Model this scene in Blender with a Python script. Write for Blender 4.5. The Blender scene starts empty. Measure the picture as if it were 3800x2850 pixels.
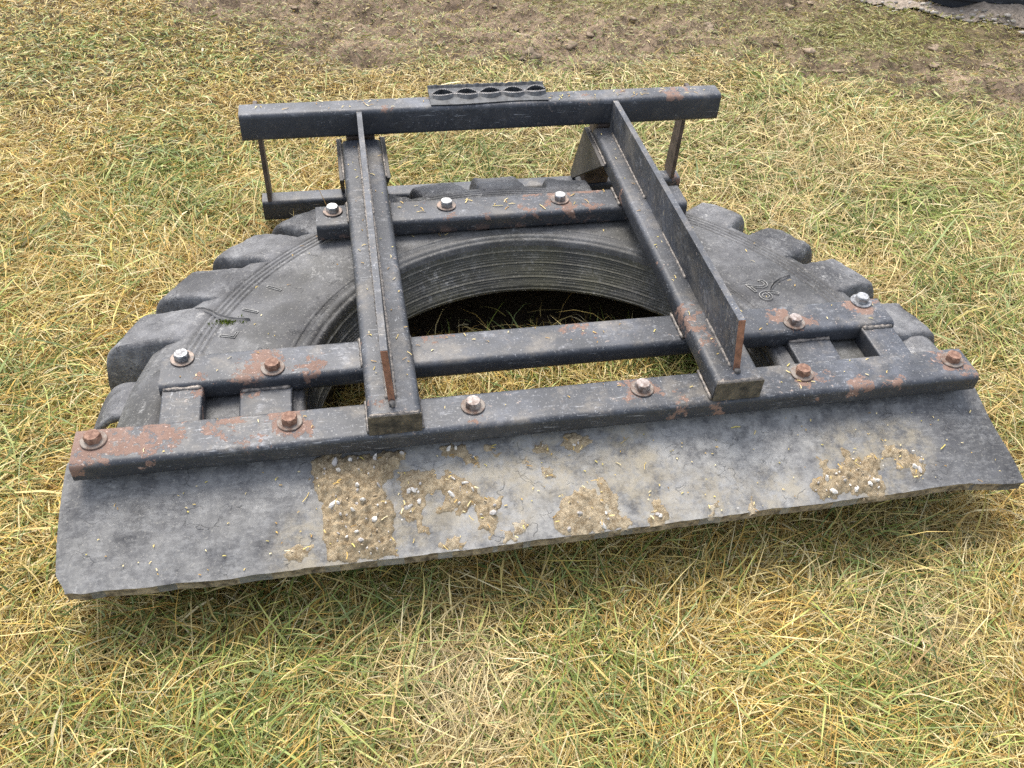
import bpy, bmesh, math, random
import numpy as np
from mathutils import Vector, Matrix, noise as mnoise

# ------------------------------------------------------------------ camera, sky, sun, exposure
scene = bpy.context.scene
COL = scene.collection
G = 0.26                                   # height of the steel bars' top plane above the soil

cam_d = bpy.data.cameras.new('camera')
cam = bpy.data.objects.new('camera', cam_d)
COL.objects.link(cam)
cam.location = (-0.3508, -1.1034, 1.1451 + G)
cam.rotation_euler = (0.8018, -0.0458, -0.1792)
cam_d.sensor_width = 36.0
cam_d.lens = 3395.0 / 3800.0 * 36.0
cam_d.clip_start = 0.05
cam_d.clip_end = 3000.0
scene.camera = cam

SUN_EL, SUN_AZ = math.radians(58), math.radians(-12)     # azimuth measured from +y towards +x: light comes from behind the scraper
world = bpy.data.worlds.new('World')
scene.world = world
world.use_nodes = True
wn = world.node_tree.nodes
wl = world.node_tree.links
for n in list(wn):
    wn.remove(n)
sky = wn.new('ShaderNodeTexSky')
sky.sky_type = 'NISHITA'
sky.sun_disc = False
sky.sun_elevation = SUN_EL
sky.sun_rotation = SUN_AZ
sky.air_density = 1.0
sky.dust_density = 3.0
sky.ozone_density = 1.0
bg = wn.new('ShaderNodeBackground')
bg.inputs['Strength'].default_value = 0.135
wo = wn.new('ShaderNodeOutputWorld')
hsv = wn.new('ShaderNodeHueSaturation')
hsv.inputs['Saturation'].default_value = 0.5
wl.new(sky.outputs[0], hsv.inputs['Color'])
wl.new(hsv.outputs[0], bg.inputs[0])
wl.new(bg.outputs[0], wo.inputs[0])

sun_d = bpy.data.lights.new('sun', 'SUN')
sun_d.energy = 1.2
sun_d.angle = math.radians(26)
sun_d.color = (1.0, 0.95, 0.87)
sun = bpy.data.objects.new('sun', sun_d)
COL.objects.link(sun)
sdir = Vector((math.sin(SUN_AZ) * math.cos(SUN_EL), math.cos(SUN_AZ) * math.cos(SUN_EL), math.sin(SUN_EL)))
sun.rotation_euler = sdir.to_track_quat('Z', 'Y').to_euler()
sun.location = sdir * 20

vs = scene.view_settings
vs.view_transform = 'Standard'
vs.look = 'None'
vs.exposure = 1.42
vs.gamma = 1.0
vs.use_curve_mapping = False
scene.render.engine = 'CYCLES'
scene.cycles.use_denoising = False
scene.cycles.max_bounces = 6
scene.cycles.diffuse_bounces = 3
scene.cycles.glossy_bounces = 3
scene.cycles.transmission_bounces = 3

rng = np.random.default_rng(7)
random.seed(7)

# ------------------------------------------------------------------ helpers
def lk(o, parent=None):
    COL.objects.link(o)
    if parent is not None:
        o.parent = parent
    return o

def obj_from(name, verts, faces, mat=None, parent=None, smooth=False, label=None):
    me = bpy.data.meshes.new(name)
    me.from_pydata([tuple(v) for v in verts], [], [tuple(f) for f in faces])
    me.update()
    if smooth:
        me.polygons.foreach_set('use_smooth', [True] * len(me.polygons))
    if mat:
        me.materials.append(mat)
    o = bpy.data.objects.new(name, me)
    lk(o, parent)
    if label:
        o['label'] = label
    return o

def obj_bm(name, bm, mat=None, parent=None, smooth=False, label=None):
    me = bpy.data.meshes.new(name)
    bm.normal_update()
    bm.to_mesh(me)
    bm.free()
    if smooth:
        me.polygons.foreach_set('use_smooth', [True] * len(me.polygons))
    if mat:
        me.materials.append(mat)
    o = bpy.data.objects.new(name, me)
    lk(o, parent)
    if label:
        o['label'] = label
    return o

def quads_mesh(name, V, F, mat, parent=None, smooth=False, colors=None, tris=None):
    """fast numpy mesh: V (n,3), F (m,4) quads, tris (k,3)"""
    me = bpy.data.meshes.new(name)
    nq = 0 if F is None else len(F)
    nt = 0 if tris is None else len(tris)
    loops = []
    if nq:
        loops.append(np.asarray(F, np.int32).ravel())
    if nt:
        loops.append(np.asarray(tris, np.int32).ravel())
    loops = np.concatenate(loops)
    starts = np.concatenate([np.arange(nq, dtype=np.int32) * 4, nq * 4 + np.arange(nt, dtype=np.int32) * 3])
    me.vertices.add(len(V))
    me.vertices.foreach_set('co', np.asarray(V, np.float32).ravel())
    me.loops.add(len(loops))
    me.loops.foreach_set('vertex_index', loops)
    me.polygons.add(nq + nt)
    me.polygons.foreach_set('loop_start', starts)
    if smooth:
        me.polygons.foreach_set('use_smooth', np.ones(nq + nt, dtype=bool))
    me.update(calc_edges=True)
    if colors is not None:
        ca = me.color_attributes.new('tint', 'FLOAT_COLOR', 'POINT')
        c4 = np.ones((len(V), 4), np.float32)
        c4[:, :3] = colors
        ca.data.foreach_set('color', c4.ravel())
    if mat:
        me.materials.append(mat)
    o = bpy.data.objects.new(name, me)
    lk(o, parent)
    return o

def _h(ix, iy, seed):
    n = (ix.astype(np.int64) * 374761393 + iy.astype(np.int64) * 668265263 + seed * 974711) & 0x7fffffff
    n = ((n ^ (n >> 13)) * 1274126177) & 0x7fffffff
    return ((n ^ (n >> 16)) & 0xffff) / 65535.0

def vnoise(x, y, s=1.0, seed=0):
    x = np.asarray(x, float) * s
    y = np.asarray(y, float) * s
    ix, iy = np.floor(x).astype(np.int64), np.floor(y).astype(np.int64)
    fx, fy = x - ix, y - iy
    fx, fy = fx * fx * (3 - 2 * fx), fy * fy * (3 - 2 * fy)
    a = _h(ix, iy, seed) * (1 - fx) + _h(ix + 1, iy, seed) * fx
    b = _h(ix, iy + 1, seed) * (1 - fx) + _h(ix + 1, iy + 1, seed) * fx
    return a * (1 - fy) + b * fy

def fbm(x, y, s=1.0, o=4, seed=0, gain=0.5):
    t, a, w = 0, 1.0, 0
    for k in range(o):
        t = t + a * vnoise(x, y, s * 2 ** k, seed + 17 * k)
        w += a
        a *= gain
    return t / w

def sstep(a, b, x):
    t = np.clip((x - a) / (b - a), 0, 1)
    return t * t * (3 - 2 * t)

# ------------------------------------------------------------------ materials
class NT:
    def __init__(self, name):
        self.m = bpy.data.materials.new(name)
        self.m.use_nodes = True
        self.t = self.m.node_tree
        for n in list(self.t.nodes):
            self.t.nodes.remove(n)
        self.out = self.t.nodes.new('ShaderNodeOutputMaterial')
        self.b = self.t.nodes.new('ShaderNodeBsdfPrincipled')
        self.t.links.new(self.b.outputs[0], self.out.inputs[0])
        self.pos = self.n('ShaderNodeTexCoord').outputs['Object']
    def n(self, k, **kw):
        x = self.t.nodes.new(k)
        for a, v in kw.items():
            setattr(x, a, v)
        return x
    def put(self, sock, v):
        if isinstance(v, bpy.types.NodeSocket):
            self.t.links.new(v, sock)
        elif isinstance(v, (tuple, list)) and len(v) == 3 and sock.type == 'RGBA':
            sock.default_value = (*v, 1)
        else:
            sock.default_value = v
    def math(self, op, a, b=0.0, c=None, clamp=False):
        x = self.n('ShaderNodeMath', operation=op, use_clamp=clamp)
        self.put(x.inputs[0], a)
        self.put(x.inputs[1], b)
        if c is not None:
            self.put(x.inputs[2], c)
        return x.outputs[0]
    def noise(self, scale, detail=4, rough=0.55, vec=None, dist=0.0, stretch=None):
        v = vec if vec is not None else self.pos
        if stretch:
            mp = self.n('ShaderNodeMapping')
            mp.inputs['Scale'].default_value = stretch
            self.put(mp.inputs[0], v)
            v = mp.outputs[0]
        x = self.n('ShaderNodeTexNoise')
        self.put(x.inputs['Vector'], v)
        x.inputs['Scale'].default_value = scale
        x.inputs['Detail'].default_value = detail
        x.inputs['Roughness'].default_value = rough
        x.inputs['Distortion'].default_value = dist
        return x.outputs['Fac']
    def step(self, v, a, b):
        x = self.n('ShaderNodeMapRange')
        x.interpolation_type = 'SMOOTHSTEP'
        self.put(x.inputs['Value'], v)
        x.inputs['From Min'].default_value = a
        x.inputs['From Max'].default_value = b
        x.inputs['To Min'].default_value = 0
        x.inputs['To Max'].default_value = 1
        return x.outputs[0]
    def mix(self, f, a, b):
        x = self.n('ShaderNodeMix', data_type='RGBA')
        self.put(x.inputs[0], f)
        self.put(x.inputs[6], a)
        self.put(x.inputs[7], b)
        return x.outputs[2]
    def bump(self, h, strength=0.3, dist=0.002, prev=None):
        x = self.n('ShaderNodeBump')
        x.inputs['Strength'].default_value = strength
        x.inputs['Distance'].default_value = dist
        self.put(x.inputs['Height'], h)
        if prev is not None:
            self.put(x.inputs['Normal'], prev)
        return x.outputs[0]
    def spots(self, spots, jitter=0.03, jscale=25):
        """0..1 mask inside a list of (x, y, z, radius) patches with ragged edges"""
        nz = self.n('ShaderNodeTexNoise')
        self.put(nz.inputs['Vector'], self.pos)
        nz.inputs['Scale'].default_value = jscale
        nz.inputs['Detail'].default_value = 5
        nz.inputs['Roughness'].default_value = 0.7
        sub = self.n('ShaderNodeVectorMath', operation='SUBTRACT')
        self.put(sub.inputs[0], nz.outputs['Color'])
        sub.inputs[1].default_value = (0.5, 0.5, 0.5)
        sc = self.n('ShaderNodeVectorMath', operation='SCALE')
        self.put(sc.inputs[0], sub.outputs[0])
        sc.inputs['Scale'].default_value = jitter * 5
        ad = self.n('ShaderNodeVectorMath', operation='ADD')
        self.put(ad.inputs[0], self.pos)
        self.put(ad.inputs[1], sc.outputs[0])
        cur = None
        for (x, y, z, r) in spots:
            d = self.n('ShaderNodeVectorMath', operation='DISTANCE')
            self.put(d.inputs[0], ad.outputs[0])
            d.inputs[1].default_value = (x, y, z)
            q = self.math('DIVIDE', d.outputs['Value'], r)
            cur = q if cur is None else self.math('MINIMUM', cur, q)
        inv = self.math('SUBTRACT', 1.0, cur)
        return self.step(inv, 0.12, 0.26)

def steel(name, spots=(), rust=0.66, dust=0.5, streak=None, flecks=False):
    k = NT(name)
    film = k.noise(6, 5, 0.6)
    film2 = k.noise(38, 4, 0.7)
    f = k.math('MULTIPLY', k.step(film, 0.3, 0.75), k.step(film2, 0.2, 0.75))
    geo = k.n('ShaderNodeNewGeometry')
    sepn = k.n('ShaderNodeSeparateXYZ')
    k.put(sepn.inputs[0], geo.outputs['Normal'])
    dust_skylight = k.math('ADD', 0.25, k.math('MULTIPLY', k.step(sepn.outputs['Z'], 0.2, 0.9), 0.75))  # tops paler, sides darker: settled dust plus sky light put into the colour
    if flecks:
        dust_skylight = k.math('ADD', 1.0, 0.0)
    f = k.math('MULTIPLY', f, dust_skylight)
    base = k.mix(f, (0.024, 0.027, 0.033), (0.028 + 0.15 * dust, 0.031 + 0.16 * dust, 0.038 + 0.185 * dust))
    # pale grit and paint chips
    chip = k.step(k.noise(230, 2, 0.6), 0.62, 0.69)
    chip2 = k.math('MULTIPLY', k.step(k.noise(85, 3, 0.7), 0.64, 0.68), k.step(k.noise(7, 3, 0.6), 0.44, 0.58))
    base = k.mix(k.math('MULTIPLY', k.math('MULTIPLY', chip, dust_skylight), 0.42), base, (0.36, 0.35, 0.33))
    base = k.mix(k.math('MULTIPLY', k.math('MULTIPLY', chip2, dust_skylight), 0.7), base, (0.38, 0.30, 0.25))
    if flecks:
        fl = k.math('MULTIPLY', k.step(k.noise(60, 3, 0.6, stretch=(2.5, 2.5, 0.7)), 0.62, 0.67), k.step(k.noise(6, 3, 0.6), 0.42, 0.6))
        base = k.mix(k.math('MULTIPLY', fl, 0.7), base, (0.40, 0.34, 0.24))
    scuff = k.math('MULTIPLY', k.step(k.noise(15, 6, 0.75, dist=0.5), 0.53, 0.66), k.step(k.noise(75, 5, 0.75, stretch=(0.6, 1.4, 1.4)), 0.44, 0.62))
    base = k.mix(k.math('MULTIPLY', k.math('MULTIPLY', scuff, dust_skylight), 0.8 * dust), base, (0.34, 0.345, 0.36))
    # scratches in two directions
    s1 = k.step(k.noise(16, 3, 0.5, stretch=(2.0, 24, 24), dist=1.2), 0.645, 0.69)
    s2 = k.step(k.noise(14, 3, 0.5, stretch=(14, 5, 14), dist=1.6), 0.66, 0.71)
    sm = k.math('MULTIPLY', k.math('MAXIMUM', s1, s2), k.step(k.noise(9, 2, 0.5), 0.45, 0.56))
    base = k.mix(k.math('MULTIPLY', sm, 0.5), base, (0.42, 0.43, 0.45))
    # dried dirt film
    dirt = k.step(k.noise(11, 7, 0.75), 0.48, 0.66)
    base = k.mix(k.math('MULTIPLY', k.math('MULTIPLY', dirt, dust_skylight), 0.45 * dust), base, (0.34, 0.29, 0.22))
    # rust
    rn = k.noise(17, 8, 0.72)
    rm = k.step(rn, rust, rust + 0.03)
    if spots:
        rm = k.math('MAXIMUM', rm, k.math('MULTIPLY', k.spots(spots), k.step(k.noise(60, 5, 0.75), 0.36, 0.46)))
    if streak:
        zz = k.n('ShaderNodeSeparateXYZ')
        k.put(zz.inputs[0], k.pos)
        low = k.math('SUBTRACT', 1.0, k.step(zz.outputs['Z'], streak[0], streak[1]))
        st = k.math('MULTIPLY', low, k.step(k.noise(24, 7, 0.75), 0.5, 0.6))
        rm = k.math('MAXIMUM', rm, k.math('MULTIPLY', st, streak[2]))
    rc = k.mix(k.noise(70, 5, 0.7), (0.15, 0.080, 0.052), (0.27, 0.175, 0.135))
    rc = k.mix(k.step(k.noise(150, 2, 0.6), 0.62, 0.7), rc, (0.46, 0.34, 0.28))
    base = k.mix(k.math('MULTIPLY', rm, 0.88), base, rc)
    k.put(k.b.inputs['Base Color'], base)
    ro = k.math('ADD', 0.42, k.math('MULTIPLY', film2, 0.22))
    ro = k.math('ADD', ro, k.math('MULTIPLY', rm, 0.3))
    k.put(k.b.inputs['Roughness'], ro)
    h = k.math('ADD', k.math('MULTIPLY', k.noise(120, 4, 0.6), 0.35), k.math('MULTIPLY', rm, k.noise(300, 3, 0.7)))
    h = k.math('ADD', h, k.math('MULTIPLY', chip2, 0.4))
    k.put(k.b.inputs['Normal'], k.bump(h, 0.35, 0.0015))
    return k.m

def flat_mat(name, c, rough=0.7, metallic=0.0, var=0.25, scale=60, c2=None, bump=0.3):
    k = NT(name)
    c2 = c2 or tuple(min(1, x * (1 + var) + 0.01) for x in c)
    n = k.noise(scale, 5, 0.65)
    k.put(k.b.inputs['Base Color'], k.mix(k.step(n, 0.3, 0.7), tuple(x * (1 - var) for x in c), c2))
    k.put(k.b.inputs['Roughness'], rough)
    k.put(k.b.inputs['Metallic'], metallic)
    k.put(k.b.inputs['Normal'], k.bump(k.noise(scale * 4, 3, 0.6), bump, 0.001))
    return k.m

def rubber(name, dust=0.5, olive=0.0, streaks=False, cracks=True, smear=0.6, bumpd=0.003, stains=()):
    k = NT(name)
    n1 = k.noise(4.5, 6, 0.62)
    n2 = k.noise(30, 6, 0.7)
    dark = (0.026, 0.026, 0.029)
    grey = (0.19, 0.19, 0.195)
    f = k.math('MULTIPLY', k.step(n1, 0.34, 0.68), k.math('ADD', 0.35, k.math('MULTIPLY', k.step(n2, 0.3, 0.7), 0.65)))
    base = k.mix(k.math('MULTIPLY', f, dust), dark, grey)
    if streaks:
        sp = k.n('ShaderNodeSeparateXYZ')
        k.put(sp.inputs[0], k.pos)
        xx = k.math('ADD', sp.outputs['X'], k.math('MULTIPLY', k.math('SUBTRACT', k.noise(4, 4, 0.6), 0.5), 0.7))
        mid = k.math('MULTIPLY', k.step(xx, -0.55, -0.12), k.math('SUBTRACT', 1.0, k.step(xx, 0.40, 0.72)))
        s_ = k.noise(20, 9, 0.76)
        w = k.math('MULTIPLY', k.step(s_, 0.3, 0.68), k.math('ADD', k.math('SUBTRACT', 0.44, k.math('MULTIPLY', k.step(xx, 0.35, 0.75), 0.28)), k.math('MULTIPLY', mid, 0.42)))
        base = k.mix(w, base, (0.36, 0.35, 0.325))
        fine = k.step(k.noise(46, 6, 0.75, stretch=(1.0, 2.6, 1.0)), 0.47, 0.66)
        base = k.mix(k.math('MULTIPLY', fine, 0.28), base, (0.36, 0.355, 0.34))
        sd = k.noise(7, 7, 0.7, stretch=(2.4, 0.8, 0.8), dist=0.2)
        base = k.mix(k.math('MULTIPLY', k.step(sd, 0.52, 0.7), 0.45), base, (0.045, 0.046, 0.05))
    for q, (sx, sy, sr) in enumerate(stains):
        dv = k.n('ShaderNodeVectorMath', operation='DISTANCE')
        k.put(dv.inputs[0], k.pos)
        dv.inputs[1].default_value = (sx, sy, ZT - 0.09)
        m_ = k.math('SUBTRACT', 1.0, k.step(dv.outputs['Value'], sr * 0.4, sr))
        m_ = k.math('MULTIPLY', m_, k.step(k.noise(26 + q, 8, 0.78), 0.40, 0.62))
        base = k.mix(k.math('MULTIPLY', m_, 0.6), base, (0.34, 0.29, 0.20))
    if olive:
        base = k.mix(k.math('MULTIPLY', k.step(k.noise(3, 4, 0.6), 0.38, 0.7), olive), base, (0.085, 0.08, 0.042))
    # dried splashes and grit
    g1 = k.step(k.noise(220, 2, 0.6), 0.61, 0.68)
    base = k.mix(k.math('MULTIPLY', g1, 0.32), base, (0.38, 0.36, 0.31))
    g2 = k.math('MULTIPLY', k.step(k.noise(50, 7, 0.82), 0.54, 0.64), k.step(k.noise(5, 3, 0.5), 0.48, 0.64))
    base = k.mix(k.math('MULTIPLY', g2, smear), base, (0.40, 0.39, 0.37))
    sm2 = k.math('MULTIPLY', k.step(k.noise(11, 8, 0.78), 0.47, 0.66), k.step(k.noise(150, 3, 0.7), 0.36, 0.6))
    base = k.mix(k.math('MULTIPLY', sm2, 0.55 * smear), base, (0.30, 0.30, 0.295))
    h = k.math('ADD', k.math('MULTIPLY', n2, 0.6), k.math('MULTIPLY', k.noise(180, 4, 0.7), 0.35))
    if cracks:
        v = k.n('ShaderNodeTexVoronoi', feature='DISTANCE_TO_EDGE')
        mp = k.n('ShaderNodeMapping')
        mp.inputs['Scale'].default_value = (17, 42, 30)
        wob = k.n('ShaderNodeTexNoise')
        wob.inputs['Scale'].default_value = 22
        k.put(wob.inputs['Vector'], k.pos)
        ad = k.n('ShaderNodeVectorMath', operation='MULTIPLY_ADD')
        k.put(ad.inputs[0], wob.outputs['Color'])
        ad.inputs[1].default_value = (0.11, 0.08, 0.08)
        k.put(ad.inputs[2], k.pos)
        k.put(mp.inputs[0], ad.outputs[0])
        k.put(v.inputs['Vector'], mp.outputs[0])
        v.inputs['Scale'].default_value = 1.0
        crk = k.math('MULTIPLY', k.math('SUBTRACT', 1.0, k.step(v.outputs['Distance'], 0.0, 0.035)), k.step(k.noise(19, 4, 0.6), 0.54, 0.62))
        base = k.mix(k.math('MULTIPLY', crk, 0.5), base, (0.012, 0.012, 0.012))
        h = k.math('SUBTRACT', h, k.math('MULTIPLY', crk, 0.8))
    k.put(k.b.inputs['Base Color'], base)
    k.put(k.b.inputs['Roughness'], k.math('ADD', 0.55, k.math('MULTIPLY', n2, 0.3)))
    k.put(k.b.inputs['Normal'], k.bump(h, 0.45, bumpd))
    return k.m

def tint_mat(name, rough=0.6, translucent=0.0, noise_amt=0.25):
    k = NT(name)
    a = k.n('ShaderNodeVertexColor', layer_name='tint')
    n = k.noise(90, 3, 0.6)
    c = k.mix(k.math('MULTIPLY', k.step(n, 0.35, 0.65), noise_amt), a.outputs['Color'], (0.07, 0.06, 0.035))
    k.put(k.b.inputs['Base Color'], c)
    k.put(k.b.inputs['Roughness'], rough)
    k.put(k.b.inputs['Specular IOR Level'], 0.35)
    if translucent:
        tr = k.n('ShaderNodeBsdfTranslucent')
        k.put(tr.inputs[0], c)
        mx = k.n('ShaderNodeMixShader')
        mx.inputs[0].default_value = translucent
        k.t.links.new(k.b.outputs[0], mx.inputs[1])
        k.t.links.new(tr.outputs[0], mx.inputs[2])
        k.t.links.new(mx.outputs[0], k.out.inputs[0])
    return k.m

ZT = G                                           # top of the three cross bars
M_RUBBER = rubber('tyre_rubber', 0.85, olive=0.22)
M_BEAD = rubber('bead_rubber', 0.25, olive=0.75, cracks=False)
M_LUG = rubber('lug_rubber', 0.95, smear=1.0, bumpd=0.008)
M_FLAP = rubber('flap_rubber', 0.6, streaks=True, stains=[(-0.33, -0.13, 0.15), (-0.16, -0.12, 0.13), (0.02, -0.15, 0.10), (0.12, -0.15, 0.12), (-0.45, -0.19, 0.10), (0.25, -0.18, 0.08), (0.36, -0.19, 0.08), (0.53, -0.15, 0.12), (0.62, -0.12, 0.08), (-0.05, -0.07, 0.10), (0.10, -0.06, 0.09)])
M_RUST_EDGE = flat_mat('rusty_cut_steel', (0.25, 0.12, 0.075), 0.85, var=0.4, scale=50)
M_DARKRUST = flat_mat('brown_steel_strap', (0.075, 0.055, 0.045), 0.65, var=0.4, scale=40)
M_BOLT_RUST = flat_mat('rusty_bolt', (0.23, 0.11, 0.07), 0.8, var=0.45, scale=110, c2=(0.32, 0.19, 0.13))
M_BOLT_BROWN = flat_mat('worn_bolt', (0.20, 0.12, 0.085), 0.6, 0.3, var=0.5, scale=60, c2=(0.5, 0.45, 0.42))
M_ZINC = flat_mat('zinc_bolt', (0.30, 0.30, 0.30), 0.42, 0.7, var=0.35, scale=80, c2=(0.58, 0.58, 0.57), bump=0.2)
M_DARKBOLT = flat_mat('dark_bolt', (0.10, 0.10, 0.11), 0.42, 0.4, var=0.4, scale=110, c2=(0.4, 0.4, 0.4))
M_WASHER = flat_mat('washer_steel', (0.13, 0.125, 0.12), 0.5, 0.4, var=0.4, scale=90, c2=(0.26, 0.19, 0.15))
M_WASHER_R = flat_mat('rusty_washer', (0.22, 0.13, 0.09), 0.7, 0.1, var=0.4, scale=90, c2=(0.24, 0.21, 0.18))
M_WELD = flat_mat('weld_bead', (0.085, 0.085, 0.088), 0.5, 0.3, var=0.5, scale=130, c2=(0.30, 0.26, 0.22), bump=0.6)

# ------------------------------------------------------------------ ground
def mudline(x):
    xs = [-6, -2.0, -1.0, -0.73, -0.37, 0.11, 0.51, 0.94, 1.19, 1.41, 1.69, 1.97, 2.6, 6]
    ys = [4.2, 3.3, 2.75, 2.30, 2.10, 1.93, 1.83, 1.80, 1.74, 1.64, 1.50, 1.38, 1.1, 0.5]
    return np.interp(x, xs, ys)

def mudmask(x, y):
    """how bare and churned the soil is, 0..1"""
    d = y - mudline(x) + 0.75 * (fbm(x, y, 2.1, 5, 5, 0.6) - 0.5)
    m = sstep(-0.22, 0.14, d) * (1 - sstep(1.1, 1.8, d))
    moss = np.exp(-(((x - 1.75) / 0.55) ** 2 + ((y - 2.05) / 0.26) ** 2)) + 0.8 * np.exp(-(((x - 0.85) / 0.35) ** 2 + ((y - 2.4) / 0.18) ** 2))
    return np.clip(m * (1 - 0.55 * moss), 0, 1), moss

def ground_h(x, y):
    m, _ = mudmask(x, y)
    h = 0.030 * (fbm(x, y, 1.3, 3, 3) - 0.5)
    lump = fbm(x, y, 7.5, 4, 21, 0.6)
    ridge = 1 - np.abs(2 * fbm(x, y, 4.2, 3, 33) - 1)
    h = h + m * (0.12 * (lump - 0.5) + 0.075 * (ridge - 0.7))
    return h

def build_ground():
    # fine sheet near the scraper, growing coarser out to the horizon
    def axis(lo, hi, step, far):
        a = list(np.arange(lo, hi + 1e-6, step))
        s, p = step, hi
        up = []
        while p < far:
            s *= 1.35
            p += s
            up.append(p)
        s, p = step, lo
        dn = []
        while p > -far:
            s *= 1.35
            p -= s
            dn.append(p)
        return np.array(dn[::-1] + a + up)
    X = axis(-2.6, 3.6, 0.022, 900)
    Y = axis(-1.2, 3.6, 0.022, 900)
    xx, yy = np.meshgrid(X, Y)
    near = (1 - sstep(4, 9, np.hypot(xx - 0.4, yy - 1)))
    zz = ground_h(xx, yy) * near
    V = np.stack([xx.ravel(), yy.ravel(), zz.ravel()], 1)
    nx, ny = len(X), len(Y)
    i = np.arange(ny - 1)[:, None] * nx + np.arange(nx - 1)[None, :]
    F = np.stack([i, i + 1, i + nx + 1, i + nx], -1).reshape(-1, 4)
    m, moss = mudmask(xx, yy)
    m, moss = (m * near).ravel()[:, None], np.clip(moss * near, 0, 1).ravel()[:, None]
    thatch = np.array([[0.115, 0.085, 0.042]])
    soil = np.array([[0.30, 0.22, 0.15]])
    dn = fbm(xx, yy, 5, 4, 44).ravel()[:, None]
    soilc = soil * (0.62 + 0.75 * dn)
    far = (1 - near).ravel()[:, None]
    c = thatch * (1 - m) + soilc * m
    hollow_shade = (sstep(0.62, 0.5, np.hypot(xx, yy - 0.03)) * sstep(0.34, 0.48, yy)).ravel()[:, None]  # shade inside the tyre hollow, painted onto the soil as near black
    c = c * (1 - hollow_shade) + hollow_shade * np.array([[0.020, 0.015, 0.010]])
    c = c * (1 - 0.5 * moss) + 0.5 * moss * np.array([[0.13, 0.12, 0.03]])
    c = c * (1 - far) + far * np.array([[0.24, 0.21, 0.09]])
    k = NT('ground_soil')
    a = k.n('ShaderNodeVertexColor', layer_name='tint')
    n1 = k.noise(28, 8, 0.75)
    n2 = k.noise(190, 5, 0.75)
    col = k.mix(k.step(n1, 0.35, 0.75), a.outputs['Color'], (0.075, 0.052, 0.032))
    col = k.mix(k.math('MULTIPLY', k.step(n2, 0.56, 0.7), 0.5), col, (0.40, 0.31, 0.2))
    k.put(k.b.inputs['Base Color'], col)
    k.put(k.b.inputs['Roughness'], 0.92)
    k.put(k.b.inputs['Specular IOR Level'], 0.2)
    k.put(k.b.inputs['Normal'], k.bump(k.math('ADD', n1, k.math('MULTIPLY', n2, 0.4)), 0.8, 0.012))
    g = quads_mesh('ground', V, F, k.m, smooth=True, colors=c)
    g['kind'] = 'structure'
    return g
build_ground()

# ------------------------------------------------------------------ the tyre scraper
root = bpy.data.objects.new('tyre_scraper', None)
lk(root)
root['label'] = 'black steel scraper with rails, half a tyre and a muddy rubber flap on grass'
root['category'] = 'scraper'

def rrect(w, h, r, n=5):
    """rounded rectangle profile centred on 0,0"""
    pts = []
    for cx, cy, a0 in ((w / 2 - r, h / 2 - r, 0), (-w / 2 + r, h / 2 - r, 90), (-w / 2 + r, -h / 2 + r, 180), (w / 2 - r, -h / 2 + r, 270)):
        for k in range(n):
            a = math.radians(a0 + 90 * k / (n - 1))
            pts.append((cx + r * math.cos(a), cy + r * math.sin(a)))
    return pts

def tube(name, axis, a0, a1, c0, c1, z0, z1, r, mat, parent, segs=1, wob=0.0, label=None, wall=None, open_ends=()):
    """rectangular tube with rounded corners along 'x' or 'y'; c0..c1 across, z0..z1 up. wall>0 leaves the listed ends hollow"""
    prof = rrect(c1 - c0, z1 - z0, r)
    cc, cz = (c0 + c1) / 2, (z0 + z1) / 2
    V, F = [], []
    n = len(prof)
    for s in range(segs + 1):
        t = a0 + (a1 - a0) * s / segs
        for (u, v) in prof:
            V.append((t, cc + u, cz + v) if axis == 'x' else (cc - u, t, cz + v))
    for s in range(segs):
        for i in range(n):
            j = (i + 1) % n
            F.append((s * n + i, s * n + j, (s + 1) * n + j, (s + 1) * n + i))
    for e, ring in ((0, 0), (1, segs)):
        idx = [ring * n + i for i in range(n)]
        if wall and e in open_ends:
            b = len(V)
            inner = rrect(c1 - c0 - 2 * wall, z1 - z0 - 2 * wall, max(r - wall, 0.002))
            t = a0 if e == 0 else a1
            td = t + (0.12 if e == 0 else -0.12)
            for tt in (t, td):
                for (u, v) in inner:
                    V.append((tt, cc + u, cz + v) if axis == 'x' else (cc - u, tt, cz + v))
            for i in range(n):
                j = (i + 1) % n
                F.append((idx[i], b + i, b + j, idx[j]) if e == 0 else (idx[i], idx[j], b + j, b + i))
                F.append((b + i, b + n + i, b + n + j, b + j) if e == 0 else (b + i, b + j, b + n + j, b + n + i))
            F.append([b + n + i for i in range(n)])
        else:
            F.append(idx[::-1] if e == 0 else idx)
    o = obj_from(name, V, F, mat, parent, smooth=False, label=label)
    me = o.data
    bm = bmesh.new()
    bm.from_mesh(me)
    bmesh.ops.recalc_face_normals(bm, faces=bm.faces)
    for f in bm.faces:
        f.smooth = len(f.verts) == 4
    for e in bm.edges:
        if len(e.link_faces) == 2 and e.calc_face_angle(0) > 0.7:
            e.smooth = False
    bm.to_mesh(me)
    bm.free()
    return o

def box(name, p0, p1, mat, parent, bev=0.0015, label=None, shear=None):
    bm = bmesh.new()
    bmesh.ops.create_cube(bm, size=1.0)
    for v in bm.verts:
        v.co = Vector([p0[i] + (p1[i] - p0[i]) * (v.co[i] + 0.5) for i in range(3)])
        if shear:
            shear(v.co)
    if bev:
        bmesh.ops.bevel(bm, geom=list(bm.edges), offset=bev, segments=2, profile=0.5, affect='EDGES')
    return obj_bm(name, bm, mat, parent, label=label)

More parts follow.
